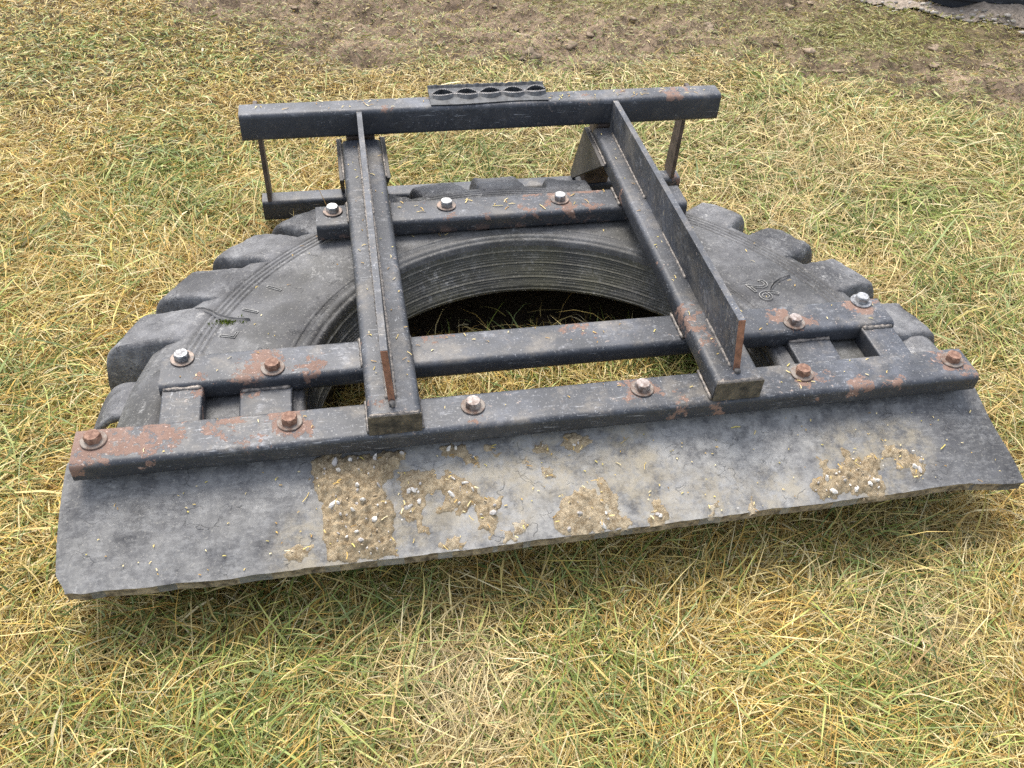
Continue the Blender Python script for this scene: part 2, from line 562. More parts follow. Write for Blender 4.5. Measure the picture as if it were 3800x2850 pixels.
def plate(name, poly, axis, t0, t1, mat, parent, bev=0.001, label=None):
    """extruded polygon; poly in the plane across `axis`"""
    bm = bmesh.new()
    def P(a, b, t):
        return (t, a, b) if axis == 'x' else ((a, t, b) if axis == 'y' else (a, b, t))
    lo = [bm.verts.new(P(a, b, t0)) for a, b in poly]
    hi = [bm.verts.new(P(a, b, t1)) for a, b in poly]
    bm.faces.new(lo)
    bm.faces.new(hi[::-1])
    n = len(poly)
    for i in range(n):
        j = (i + 1) % n
        bm.faces.new((lo[i], hi[i], hi[j], lo[j]))
    bmesh.ops.recalc_face_normals(bm, faces=bm.faces)
    if bev:
        bmesh.ops.bevel(bm, geom=list(bm.edges), offset=bev, segments=1, affect='EDGES')
    return obj_bm(name, bm, mat, parent, label=label)

HA = 0.040                                   # height of the cross bars
WA = 0.085
ZB = ZT - HA
YB, YC = 0.1672, 0.6292

# bolts: x, y, look
BOLTS = {
    'front': [(-0.796, 0.011, 'rust'), (-0.480, 0.010, 'rust'), (-0.166, 0.006, 'worn'), (0.143, 0.009, 'worn'), (0.453, 0.008, 'rust'), (0.759, 0.005, 'rust')],
    'middle': [(-0.669, 0.195, 'dark'), (-0.509, 0.150, 'rust'), (0.497, 0.150, 'worn'), (0.663, 0.197, 'zincd')],
    'rear': [(-0.383, 0.641, 'zinc'), (-0.132, 0.636, 'zinc'), (0.128, 0.634, 'zinc')],
}
SP_A = [(-0.81, 0.015, ZT + 0.012, 0.056), (-0.765, 0.015, ZT + 0.012, 0.05), (-0.715, 0.0, ZT + 0.01, 0.044), (-0.68, 0.008, ZT + 0.008, 0.032), (-0.60, 0.02, ZT, 0.027), (-0.575, 0.026, ZT, 0.018),
        (-0.81, -0.03, ZT + 0.005, 0.03), (-0.48, 0.03, ZT, 0.038), (-0.475, 0.0, ZT, 0.034), (-0.56, -0.03, ZT, 0.013), (-0.52, -0.028, ZT, 0.013),
        (-0.16, -0.03, ZT, 0.016), (0.14, 0.01, ZT, 0.032), (0.2, -0.028, ZT, 0.014), (0.46, 0.0, ZT, 0.032), (0.76, 0.01, ZT, 0.036), (0.73, 0.04, ZT, 0.02), (0.775, -0.035, ZT, 0.018),
        (0.55, -0.035, ZT, 0.022), (0.62, -0.035, ZT, 0.018), (0.27, -0.043, ZT - 0.02, 0.02), (0.20, -0.043, ZT - 0.025, 0.016)]
SP_B = [(-0.53, 0.165, ZT, 0.034), (-0.495, 0.175, ZT, 0.022), (-0.56, 0.13, ZT, 0.024), (-0.44, 0.14, ZT, 0.022), (-0.52, 0.205, ZT, 0.02), (-0.63, 0.14, ZT, 0.012),
        (0.66, 0.18, ZT, 0.034), (0.64, 0.20, ZT, 0.022), (0.47, 0.17, ZT, 0.024), (0.52, 0.16, ZT, 0.022), (0.50, 0.135, ZT, 0.014), (0.06, 0.195, ZT, 0.022), (-0.22, 0.205, ZT, 0.026), (-0.18, 0.2, ZT, 0.016),
        (0.10, 0.165, ZT, 0.010), (-0.65, 0.13, ZB, 0.02)]
SP_C = [(0.13, 0.665, ZT, 0.036), (0.06, 0.672, ZT, 0.02), (0.20, 0.672, ZT, 0.024), (0.10, 0.63, ZT, 0.018), (0.14, 0.60, ZT, 0.03), (0.05, 0.595, ZT, 0.022), (0.20, 0.60, ZT, 0.026),
        (-0.04, 0.592, ZT, 0.018), (-0.12, 0.592, ZT, 0.014), (-0.19, 0.67, ZT, 0.02), (0.0, 0.672, ZT, 0.016)]
M_A = steel('front_bar_paint', SP_A, rust=0.70, dust=0.62)
M_B = steel('middle_bar_paint', SP_B, rust=0.70, dust=0.62)
M_C = steel('rear_bar_paint', SP_C, rust=0.71, dust=0.42, streak=(ZB, ZT - 0.008, 0.8))
M_RAIL_L = steel('left_rail_paint', [(-0.33, 0.0, ZT + 0.045, 0.012), (-0.345, 0.17, ZT + 0.03, 0.014)], rust=0.72, dust=0.55)
M_RAIL_R = steel('right_rail_paint', [(0.275, 0.11, ZT + 0.045, 0.022), (0.275, 0.15, ZT + 0.045, 0.020), (0.272, 0.075, ZT + 0.045, 0.016), (0.262, 0.17, ZT + 0.02, 0.024), (0.278, 0.31, ZT + 0.045, 0.012), (0.262, 0.60, ZT + 0.01, 0.024), (0.265, 0.13, ZT + 0.03, 0.02)], rust=0.72, dust=0.5)
M_FIN = steel('fin_paint', [], rust=0.74, dust=0.55, flecks=True)
M_TOP = steel('top_bar_paint', [(0.45, 0.885, ZT + 0.12, 0.025), (0.50, 0.90, ZT + 0.125, 0.022), (0.25, 0.885, ZT + 0.12, 0.014), (0.33, 0.92, ZT + 0.12, 0.016), (-0.25, 0.88, ZT + 0.12, 0.014)], rust=0.70, dust=0.62)
M_LOW = steel('lower_bar_paint', [(0.53, 0.95, ZT - 0.155, 0.02)], rust=0.74, dust=0.6)
M_SP = steel('spacer_paint', [(-0.635, 0.12, ZT, 0.018), (-0.63, 0.07, ZT - 0.02, 0.016), (-0.575, 0.12, ZT - 0.03, 0.02), (0.69, 0.10, ZT, 0.016)], rust=0.68, dust=0.5)

bar_f = tube('front_bar', 'x', -0.828, 0.792, -WA / 2, WA / 2, ZB, ZT, 0.0105, M_A, root, wall=0.006, open_ends=(0, 1))
bar_m = tube('middle_bar', 'x', -0.705, 0.7025, YB - WA / 2, YB + WA / 2, ZB, ZT, 0.0105, M_B, root)
bar_r = tube('rear_bar', 'x', -0.420, 0.420, YC - WA / 2, YC + WA / 2, ZB, ZT, 0.0105, M_C, root)

ZR = ZT + 0.0447
rails = []
for (x0, x1, m) in ((-0.350, -0.2590, M_RAIL_L), (0.2598, 0.3505, M_RAIL_R)):
    r = tube('rail', 'y', -0.037, 0.868, x0, x1, ZT + 0.0005, ZR, 0.012, m, root)
    rails.append(r)
    box('end_cap', (x0 + 0.001, -0.0405, ZT + 0.001), (x1 - 0.001, -0.0371, ZR - 0.001), flat_mat('cap_steel', (0.05, 0.047, 0.04), 0.7, var=0.6, scale=60, c2=(0.12, 0.10, 0.07)), r, 0.0008)

# upright fins welded on the rails; the ends lean a little
def fin(pts, th, mat, parent, edge_label):
    """pts: front-bottom x, front-top x, back-bottom x, back-top x"""
    fb, ft, bb, bt = pts
    yf, yb, yb2 = -0.0107, 0.8658, 0.8655
    zt_f, zt_b = ZT + 0.163, ZT + 0.117
    bm = bmesh.new()
    N = 12
    rows = []
    for k in range(N + 1):
        t = k / N
        y = yf + 0.0012 + (yb - yf) * t
        xb, xt = fb + (bb - fb) * t, ft + (bt - ft) * t
        zt = zt_f + (zt_b - zt_f) * t
        rows.append([bm.verts.new(p) for p in ((xb - th / 2, y, ZR), (xb + th / 2, y, ZR), (xt + th / 2, y, zt), (xt - th / 2, y, zt))])
    for a, b in zip(rows, rows[1:]):
        for i in range(4):
            j = (i + 1) % 4
            bm.faces.new((a[i], a[j], b[j], b[i]))
    bm.faces.new(rows[0][::-1])
    bm.faces.new(rows[-1])
    bmesh.ops.recalc_face_normals(bm, faces=bm.faces)
    o = obj_bm('fin', bm, mat, parent)
    # the rusty flame-cut front face, 1 mm proud
    bm = bmesh.new()
    q = [(fb - th / 2, ZR + 0.001), (fb + th / 2, ZR + 0.001), (ft + th / 2, zt_f - 0.001), (ft - th / 2, zt_f - 0.001)]
    lo = [bm.verts.new((x, yf, z)) for x, z in q]
    hi = [bm.verts.new((x, yf + 0.0013, z)) for x, z in q]
    bm.faces.new(lo)
    for i in range(4):
        j = (i + 1) % 4
        bm.faces.new((lo[i], hi[i], hi[j], lo[j]))
    bmesh.ops.recalc_face_normals(bm, faces=bm.faces)
    obj_bm('cut_edge', bm, M_RUST_EDGE, o)
    return o
finL = fin((-0.3068, -0.3145, -0.304, -0.304), 0.0115, M_FIN, root, '')
finR = fin((0.3065, 0.2905, 0.308, 0.3075), 0.0125, M_FIN, root, '')

def weld(pts, rad, parent, mat=None, step=0.006, seed=1):
    """rippled bead of weld along a polyline, one mesh"""
    rs = random.Random(seed)
    bm = bmesh.new()
    for (a, b) in zip(pts, pts[1:]):
        a, b = Vector(a), Vector(b)
        L = (b - a).length
        n = max(2, int(L / step))
        d = (b - a).normalized()
        s = d.orthogonal().normalized()
        u = d.cross(s)
        prev = None
        for k in range(n + 1):
            p = a.lerp(b, k / n)
            r = 1.35 * rad * (0.7 + 0.6 * rs.random()) * (1.0 if k % 2 else 0.78)
            ring = [bm.verts.new(p + (s * math.cos(q) + u * math.sin(q)) * r) for q in [i * math.pi / 3 for i in range(6)]]
            if prev:
                for i in range(6):
                    bm.faces.new((prev[i], prev[(i + 1) % 6], ring[(i + 1) % 6], ring[i]))
            else:
                bm.faces.new(ring[::-1])
            prev = ring
        bm.faces.new(prev)
    bmesh.ops.recalc_face_normals(bm, faces=bm.faces)
    return obj_bm('weld_bead', bm, mat or M_WELD, parent, smooth=True)

weld([(-0.3135, 0.0, ZR), (-0.311, 0.85, ZR)], 0.0032, finL, seed=2)
weld([(-0.3, 0.0, ZR), (-0.297, 0.85, ZR)], 0.0032, finL, seed=3)
weld([(0.2995, 0.0, ZR), (0.3005, 0.13, ZR)], 0.0035, finR, seed=4)
weld([(0.3000, 0.26, ZR), (0.3005, 0.42, ZR)], 0.003, finR, seed=5)
weld([(0.3005, 0.55, ZR), (0.3015, 0.84, ZR)], 0.003, finR, seed=6)
weld([(0.3135, 0.0, ZR), (0.3145, 0.2, ZR)], 0.003, finR, seed=7)
weld([(-0.312, -0.014, ZR + 0.001), (-0.301, -0.014, ZR + 0.001)], 0.006, finL, seed=8)
weld([(0.3015, -0.014, ZR + 0.001), (0.3115, -0.014, ZR + 0.001)], 0.006, finR, seed=9)
for (x0, x1, r, sd) in ((-0.350, -0.259, rails[0], 11), (0.2598, 0.3505, rails[1], 12)):
    weld([(x0 + 0.004, -0.036, ZR - 0.002), (x1 - 0.004, -0.036, ZR - 0.002)], 0.0032, r, seed=sd)
    weld([(x0, -0.034, ZT + 0.002), (x0, 0.04, ZT + 0.002)], 0.003, r, seed=sd + 5)
    weld([(x1, -0.034, ZT + 0.002), (x1, 0.04, ZT + 0.002)], 0.003, r, seed=sd + 9)
    for yb in (YB, YC):
        weld([(x0, yb - 0.035, ZT + 0.002), (x0, yb + 0.04, ZT + 0.002)], 0.003, r, seed=sd + 15)
        weld([(x1, yb - 0.035, ZT + 0.002), (x1, yb + 0.04, ZT + 0.002)], 0.003, r, seed=sd + 19)

# spacer blocks between the front and middle bars
for (x0, x1, zt, r) in ((-0.700, -0.630, ZT - 0.006, 0.004), (-0.570, -0.478, ZT - 0.024, 0.004), (0.631, 0.698, ZT - 0.006, 0.004), (0.478, 0.568, ZT - 0.024, 0.004)):
    s = tube('spacer_block', 'y', WA / 2 - 0.003, YB - WA / 2 + 0.003, x0, x1, zt - 0.04, zt, r, M_SP, root)
    weld([(x0 + 0.003, YB - WA / 2 - 0.002, zt), (x1 - 0.003, YB - WA / 2 - 0.002, zt)], 0.0035, s, seed=int(x0 * 100) + 200)

# bolts and washers
def hexbolt_mesh(name, R=0.0142, H=0.0125):
    bm = bmesh.new()
    rings = []
    for (rr, z) in ((R, 0), (R, H * 0.78), (R * 0.86, H)):
        if rr == R:
            rings.append([bm.verts.new((rr * math.cos(i * math.pi / 3), rr * math.sin(i * math.pi / 3), z)) for i in range(6)])
        else:
            rings.append([bm.verts.new((rr * math.cos(i * math.pi / 6), rr * math.sin(i * math.pi / 6), z)) for i in range(12)])
    a, b, c = rings
    bm.faces.new(a[::-1])
    for i in range(6):
        j = (i + 1) % 6
        bm.faces.new((a[i], a[j], b[j], b[i]))
        c0, c1, c2 = c[2 * i], c[(2 * i + 1) % 12], c[(2 * i + 2) % 12]
        bm.faces.new((b[i], b[j], c2, c1, c0))
    bm.faces.new(c)
    bmesh.ops.recalc_face_normals(bm, faces=bm.faces)
    me = bpy.data.meshes.new(name)
    bm.to_mesh(me)
    bm.free()
    return me

def washer_mesh(name, r0=0.0085, r1=0.0215, h=0.0032, n=28):
    bm = bmesh.new()
    prof = [(r0, 0), (r1 - 0.0006, 0), (r1, 0.0006), (r1, h - 0.0008), (r1 - 0.0008, h), (r0, h)]
    rings = [[bm.verts.new((r * math.cos(2 * math.pi * i / n), r * math.sin(2 * math.pi * i / n), z)) for i in range(n)] for r, z in prof]
    for k in range(len(prof)):
        a, b = rings[k], rings[(k + 1) % len(prof)]
        for i in range(n):
            j = (i + 1) % n
            bm.faces.new((a[i], a[j], b[j], b[i]))
    bmesh.ops.recalc_face_normals(bm, faces=bm.faces)
    me = bpy.data.meshes.new(name)
    bm.to_mesh(me)
    bm.free()
    return me

LOOK = {'rust': (M_BOLT_RUST, M_WASHER_R, 'rusty orange bolt head'), 'worn': (M_BOLT_BROWN, M_WASHER_R, 'half rusty bolt head with bare metal'),
        'dark': (M_DARKBOLT, M_WASHER, 'dark bolt head with chipped pale edge'), 'zincd': (M_ZINC, M_DARKBOLT, 'bright bolt head on a chipped washer'), 'zinc': (M_ZINC, M_WASHER, 'bright zinc bolt head')}
BM = {k: hexbolt_mesh('bolt_' + k) for k in LOOK}
WM = {k: washer_mesh('washer_' + k) for k in LOOK}
for k, (a, b, _) in LOOK.items():
    BM[k].materials.append(a)
    WM[k].materials.append(b)
for key, parent in (('front', bar_f), ('middle', bar_m), ('rear', bar_r)):
    for (x, y, lookk) in BOLTS[key]:
        w = bpy.data.objects.new('washer', WM[lookk])
        w.location = (x, y, ZT + 0.0003)
        w.rotation_euler = (random.uniform(-.02, .02), random.uniform(-.02, .02), random.random() * 6)
        lk(w, parent)
        b = bpy.data.objects.new('bolt', BM[lookk])
        b.location = (x, y, ZT + 0.0034)
        s = 1.0 if key == 'front' else 0.97
        b.scale = (s, s, s)
        b.rotation_euler = (0, 0, random.random() * 3)
        lk(b, parent)
        b['label'] = LOOK[lookk][2]

# ------------------------------------------------------------------ coupling frame at the back
D0, D1 = -0.5733, 0.5767
top_bar = tube('top_bar', 'x', D0, D1, 0.8658, 0.9265, ZT + 0.0533, ZT + 0.1203, 0.011, M_TOP, root, wall=0.006, open_ends=(0, 1))
low_bar = tube('lower_bar', 'x', -0.5603, 0.5442, 0.9374, 0.9886, ZT - 0.212, ZT - 0.155, 0.010, M_LOW, root, wall=0.006, open_ends=(0, 1))
for xs in (-0.5406, 0.5197):
    plate('side_strap', [(0.930, ZT + 0.106), (0.965, ZT + 0.106), (0.996, ZT - 0.154), (0.938, ZT - 0.154)], 'x', xs - 0.005, xs + 0.005, M_DARKRUST, root)
for (x0, x1) in ((-0.350, -0.259), (0.2598, 0.3505)):
    box('post', (x0 + 0.012, 0.872, ZT - 0.154), (x1 - 0.012, 0.930, ZT + 0.0525), M_DARKRUST, root, 0.003, shear=lambda c: setattr(c, 'y', c.y + (ZT + 0.05 - c.z) * 0.32))
M_GUS = flat_mat('gusset_steel', (0.07, 0.063, 0.056), 0.6, var=0.3, scale=30)
for (xa, xb) in ((0.2478, 0.2578), (0.3525, 0.3625), (-0.3620, -0.3520), (-0.2570, -0.2470)):
    plate('gusset', [(0.725, ZT + 0.026), (0.905, ZT + 0.030), (0.992, ZT - 0.154), (0.968, ZT - 0.154)], 'x', xa, xb, M_GUS, root)
    xm = xb if (xa > 0 and xa < 0.3) or xa < -0.3 else xa
    weld([(xm, 0.728, ZT + 0.027), (xm, 0.90, ZT + 0.031)], 0.0025, rails[0] if xa < 0 else rails[1], seed=int(xa * 1000) + 900)

# serrated grip strip bent over the top bar
def grip_strip():
    zt = ZT + 0.1206
    M = flat_mat('grip_steel', (0.022, 0.024, 0.028), 0.5, 0.2, var=0.4, scale=80, c2=(0.07, 0.075, 0.08))
    MT = flat_mat('grip_teeth', (0.42, 0.39, 0.36), 0.6, 0.2, var=0.4, scale=120)
    bm = bmesh.new()
    # one pressed strip: a front and a rear lip pinched together between five open eyes, the rims toothed
    n = 280
    rows = []
    eyes = (-0.105, -0.047, 0.009, 0.065, 0.120)
    for i in range(n + 1):
        x = -0.137 + 0.281 * i / n
        dmin = min(abs(x - e) for e in eyes)
        b = 0.0012 + 0.0125 * max(0.0, 1 - (dmin / 0.0255) ** 2) ** 1.15
        yc = 0.913 + 0.0015 * math.sin(x * 60)
        tooth = 0.0012 if (i // 2) % 2 else -0.0008
        e = 0.0030 * mnoise.noise((x * 90, 3, 1))
        e2 = 0.0022 * mnoise.noise((x * 120, 8, 1))
        fr = 0.874 + 0.003 * math.sin(x * 21)
        hump = 0.004 * (b / 0.0137)
        zf = zt + 0.0085 + hump
        rows.append([bm.verts.new(p) for p in (
            (x, fr, zt), (x, fr, zt + 0.0025), (x, yc - b - 0.011, zt + 0.0045), (x, yc - b - 0.0020, zf), (x, yc - b, zf + 0.0012 + tooth), (x, yc - b + 0.0008, zf + tooth),
            (x, yc - b + 0.0010, zt + 0.0008), (x, yc + b - 0.0010, zt + 0.0008),
            (x, yc + b - 0.0008, zf + 0.001 + tooth), (x, yc + b, zf + 0.0022 + tooth), (x, yc + b + 0.0020, zf + 0.0012), (x, yc + b + 0.010, zt + 0.0075),
            (x, 0.944, zt + 0.007), (x, 0.950 + e2, zt + 0.012 + e), (x, 0.952 + e2, zt + 0.012 + e), (x, 0.946, zt))])
    m = len(rows[0])
    for a, b in zip(rows, rows[1:]):
        for i in range(m):
            j = (i + 1) % m
            f = bm.faces.new((a[i], a[j], b[j], b[i]))
            if i in (3, 4, 8, 9):
                f.material_index = 1
    bm.faces.new(rows[0])
    bm.faces.new(rows[-1])
    bmesh.ops.recalc_face_normals(bm, faces=bm.faces)
    g = obj_bm('grip_strip', bm, M, root, label='black serrated grip strip with five eye-shaped holes')
    g.data.materials.append(MT)
grip_strip()

# ------------------------------------------------------------------ tyre
# profile rows: radius, height over the bar-top plane, centre y, (the rings sit off centre because the half tyre is sprung open)
PROF = [(0.462, -0.132, 0.024), (0.4535, -0.130, 0.024), (0.4525, -0.120, 0.040), (0.4515, -0.088, 0.075), (0.453, -0.058, 0.095), (0.456, -0.047, 0.094), (0.463, -0.043, 0.092),
        (0.4665, -0.0455, 0.091), (0.470, -0.042, 0.089), (0.480, -0.0385, 0.085), (0.490, -0.041, 0.080), (0.4955, -0.045, 0.078), (0.501, -0.042, 0.075),
        (0.530, -0.0405, 0.072), (0.60, -0.0425, 0.068), (0.655, -0.047, 0.069)]
for k in range(4):                                # moulded rings near the shoulder
    r0 = 0.668 + 0.013 * k
    PROF += [(r0, -0.0485 - k * 0.0013, 0.068 - k * 0.002), (r0 + 0.003, -0.0545 - k * 0.0013, 0.068 - k * 0.002), (r0 + 0.006, -0.0495 - k * 0.0013, 0.067 - k * 0.002)]
PROF += [(0.735, -0.0575, 0.055), (0.765, -0.067, 0.048), (0.795, -0.086, 0.038), (0.815, -0.125, 0.03), (0.82, -0.20, 0.03), (0.82, -0.262, 0.03)]

def prof_at(r):
    rs = [p[0] for p in PROF]
    k = len(rs) - 7
    R_ = [p[0] for p in PROF[12:]]
    return np.interp(r, R_, [p[1] for p in PROF[12:]]), np.interp(r, R_, [p[2] for p in PROF[12:]])

def top_at(r):
    """height of the lug tops / sidewall and the ring centre there"""
    z = np.interp(r, [0.5, 0.6, 0.655, 0.72, 0.80, 0.86, 0.905], [-0.042, -0.0425, -0.047, -0.0545, -0.068, -0.080, -0.092])
    cy = np.interp(r, [0.5, 0.6, 0.70, 0.80, 0.905], [0.075, 0.068, 0.064, 0.042, 0.012])
    return z, cy

def build_tyre():
    nth = 260
    V, F = [], []
    th0, th1 = math.radians(-4), math.radians(184)
    nr = len(PROF)
    for i in range(nth + 1):
        t = th0 + (th1 - th0) * i / nth
        for (r, z, cy) in PROF:
            if r > 0.76:
                r = r - 0.055 * math.exp(-((math.degrees(t) - 88) / 24) ** 2) - 0.025 * float(sstep(70, 40, np.array(math.degrees(t))))
            w = 0.003 * mnoise.noise((r * 6, t * 5, 2.0)) if r > 0.52 else 0.0012 * mnoise.noise((r * 3, t * 9, 4.0))
            V.append((r * math.cos(t) - 0.004, cy + r * math.sin(t), ZT + z + w))
    for i in range(nth):
        for j in range(nr - 1):
            a = i * nr + j
            F.append((a, a + 1, a + nr + 1, a + nr))
    # inner skin so the carcass has thickness, joined at the cut ends
    off = len(V)
    for i in range(nth + 1):
        t = th0 + (th1 - th0) * i / nth
        for (r, z, cy) in PROF:
            q = (r - 0.66) / 0.18
            V.append(((0.66 + 0.155 * q) * math.cos(t) - 0.004, cy + (0.66 + 0.155 * q) * math.sin(t), ZT + z - 0.026 * (1 - min(1, abs(q)) ** 6)))
    for i in range(nth):
        for j in range(nr - 1):
            a = off + i * nr + j
            F.append((a, a + nr, a + nr + 1, a + 1))
    for i0 in (0, nth):
        for j in range(nr - 1):
            a, b = i0 * nr + j, off + i0 * nr + j
            F.append((a, b, b + 1, a + 1) if i0 == 0 else (a, a + 1, b + 1, b))
    tyre = obj_from('tyre', V, F, M_RUBBER, root, smooth=True, label='half of a large black lugged tyre lying on its side')
    tyre.data.materials.append(M_BEAD)
    mi = []
    for f in tyre.data.polygons:
        j = f.vertices[0] % nr
        mi.append(1 if (f.index < nth * (nr - 1) and (f.index % (nr - 1)) < 4) else 0)
    tyre.data.polygons.foreach_set('material_index', mi)
    return tyre
tyre = build_tyre()

# fine moulded ribs on the bead wall
def bead_ribs():
    bm = bmesh.new()
    for k, z in enumerate(np.linspace(-0.066, -0.127, 15)):
        r = np.interp(-z, [0.058, 0.088, 0.12, 0.13], [0.453, 0.4515, 0.4525, 0.4535]) - 0.0004
        cy = np.interp(-z, [0.058, 0.088, 0.12, 0.13], [0.095, 0.075, 0.040, 0.024])
        prev = None
        for i in range(161):
            t = math.radians(3 + 174 * i / 160)
            d = 0.0009 + 0.0008 * mnoise.noise((t * 12, k * 3.1, 0)) + (0.0018 if k % 5 == 0 else 0)
            zz = ZT + z + 0.0013 * mnoise.noise((t * 5, k * 1.7, 3))
            ring = [bm.verts.new(((r + dr) * math.cos(t) - 0.004, cy + (r + dr) * math.sin(t), zz + dz)) for dr, dz in ((0.001, 0.0016), (-d, 0.0), (0.001, -0.0016))]
            if prev:
                for a in range(2):
                    bm.faces.new((prev[a], prev[a + 1], ring[a + 1], ring[a]))
            prev = ring
    o = obj_bm('bead_ribs', bm, M_BEAD, tyre, smooth=False)
    return o
bead_ribs()

LUGS = [12.5, 25.0, 36.6, 48.8, 62.0, 75.5, 88.0, 99.0, 110.5, 121.7, 132.6, 144.0, 154.7]

def lug_mesh(th_c, seed, front_thin=False):
    """one tread lug: flat top flush with the sidewall, rounded outer corner, tapering to nothing inwards"""
    rs = random.Random(seed)
    # lug span is given by its place in the photo's frame (centre 0,-0.02); convert to the ring centre
    hw0, hw1 = math.radians(4.7), math.radians(3.75)
    nv = 22
    tilt = math.radians(1.6)
    V, F = [], []
    prof_u = [-1, -0.97, -0.92, -0.86] + list(np.linspace(-0.78, 0.78, 9)) + [0.86, 0.92, 0.97, 1]
    nu = len(prof_u)
    vv = list(np.linspace(0, 0.88, nv - 4)) + [0.92, 0.955, 0.98, 1.0]
    skew = rs.uniform(-0.5, 0.5)
    reach = float(np.interp(th_c, [0, 12.5, 48.8, 62, 75.5, 88, 99, 110.5, 121.7, 180], [0.163, 0.163, 0.166, 0.150, 0.128, 0.146, 0.130, 0.150, 0.190, 0.196]))
    def P(u, v, dz):
        # u -1..1 across, v 0..1 outwards
        r = 0.70 + (reach + 0.006 * skew * u) * v
        hw = hw0 + (hw1 - hw0) * v
        t = math.radians(th_c) + hw * u + tilt * (v - 0.5)
        z, cy = top_at(r)
        x = r * math.cos(t) - 0.004
        y = cy * 0.9 + r * math.sin(t) - 0.004
        return x, y, z + dz
    for v in vv:
        for u in prof_u:
            au = abs(u)
            lift = 0.0055 * sstep(0, 0.35, v)
            round_u = -0.010 * (max(0, (au - 0.84) / 0.16) ** 2) * (0.4 + 0.6 * v)
            round_v = -0.016 * max(0, (v - 0.89) / 0.11) ** 2
            fade = -0.010 * (1 - sstep(0, 0.22, v))
            edge = max(sstep(0.75, 1.0, au), sstep(0.82, 1.0, v))
            n = 0.005 * mnoise.noise((u * 1.2 + seed, v * 2.2, seed * 0.7)) + 0.0025 * mnoise.noise((u * 4 + seed, v * 7, seed)) + 0.004 * edge * mnoise.noise((u * 7 + seed, v * 16, seed * 1.3))
            V.append(P(u, v, lift + round_u + round_v + fade + n))
    top = nu * nv
    for j in range(nv - 1):
        for i in range(nu - 1):
            a = j * nu + i
            F.append((a, a + 1, a + nu + 1, a + nu))
    # skirt: go round the border and drop
    border = [i for i in range(nu)] + [j * nu + nu - 1 for j in range(1, nv)] + [(nv - 1) * nu + i for i in range(nu - 2, -1, -1)] + [j * nu for j in range(nv - 2, 0, -1)]
    prev = border
    for (d, spread) in ((0.010, 0.003), (0.045, 0.009), (0.10, 0.014), (0.16, 0.016)):
        ring = []
        cxm = sum(V[b][0] for b in border) / len(border)
        cym = sum(V[b][1] for b in border) / len(border)
        for b in border:
            x, y, z = V[b]
            dx, dy = x - cxm, y - cym
            L = math.hypot(dx, dy) + 1e-6
            zz = max(z - d, -G - 0.003)
            n = 0.004 * mnoise.noise((x * 25, y * 25, zz * 25 + seed))
            ring.append(len(V))
            V.append((x + dx / L * (spread + n), y + dy / L * (spread + n), zz))
        m = len(border)
        for i in range(m):
            k = (i + 1) % m
            F.append((prev[k], prev[i], ring[i], ring[k]))
        prev = ring
    V = [(x, y, z + ZT) for x, y, z in V]
    return V, F

for i, th in enumerate(LUGS):
    V, F = lug_mesh(th, i + 3)
    o = obj_from('tread_lug', V, F, M_LUG, tyre, smooth=True)
    bm = bmesh.new()
    bm.from_mesh(o.data)
    for e in bm.edges:
        if len(e.link_faces) == 2 and e.calc_face_angle(0) > 0.75:
            e.smooth = False
    bm.to_mesh(o.data)
    bm.free()

def thin_lug(name, poly, z0, th, curl_dir, seed):
    """a lug sliced to a thin sheet, its outer end curling down"""
    # poly: 4 corners (inner-back, outer-back, outer-front, inner-front)
    V, F = [], []
    nu, nv = 16, 8
    a, b, c, d = [Vector(p) for p in poly]
    for layer in (0, 1):
        for j in range(nv):
            v = j / (nv - 1)
            for i in range(nu):
                u = i / (nu - 1)
                p = (a.lerp(b, u)).lerp(d.lerp(c, u), v)
                drop = 0.07 * max(0, (u - 0.6) / 0.4) ** 2 + 0.012 * (1 - u)
                z = z0 - drop - layer * th + 0.004 * mnoise.noise((u * 4 + seed, v * 3, 1))
                V.append((p.x, p.y, ZT + z))
    N = nu * nv
    for j in range(nv - 1):
        for i in range(nu - 1):
            q = j * nu + i
            F.append((q, q + nu, q + nu + 1, q + 1))
            F.append((N + q, N + q + 1, N + q + nu + 1, N + q + nu))
    border = [i for i in range(nu)] + [j * nu + nu - 1 for j in range(1, nv)] + [(nv - 1) * nu + i for i in range(nu - 2, -1, -1)] + [j * nu for j in range(nv - 2, 0, -1)]
    for k in range(len(border)):
        p, q = border[k], border[(k + 1) % len(border)]
        F.append((p, q, N + q, N + p))
    bm = bmesh.new()
    me = bpy.data.meshes.new(name)
    me.from_pydata(V, [], F)
    bm.from_mesh(me)
    bmesh.ops.recalc_face_normals(bm, faces=bm.faces)
    bpy.data.meshes.remove(me)
    o = obj_bm(name, bm, M_LUG, tyre, smooth=True, label='tread lug cut to a thin curling sheet')
    return o
thin_lug('tread_lug', [(-0.68, 0.235), (-0.855, 0.255), (-0.865, 0.165), (-0.68, 0.145)], -0.088, 0.014, -1, 1.0)
thin_lug('tread_lug', [(0.68, 0.150), (0.862, 0.150), (0.872, 0.055), (0.68, 0.05)], -0.062, 0.014, 1, 5.0)

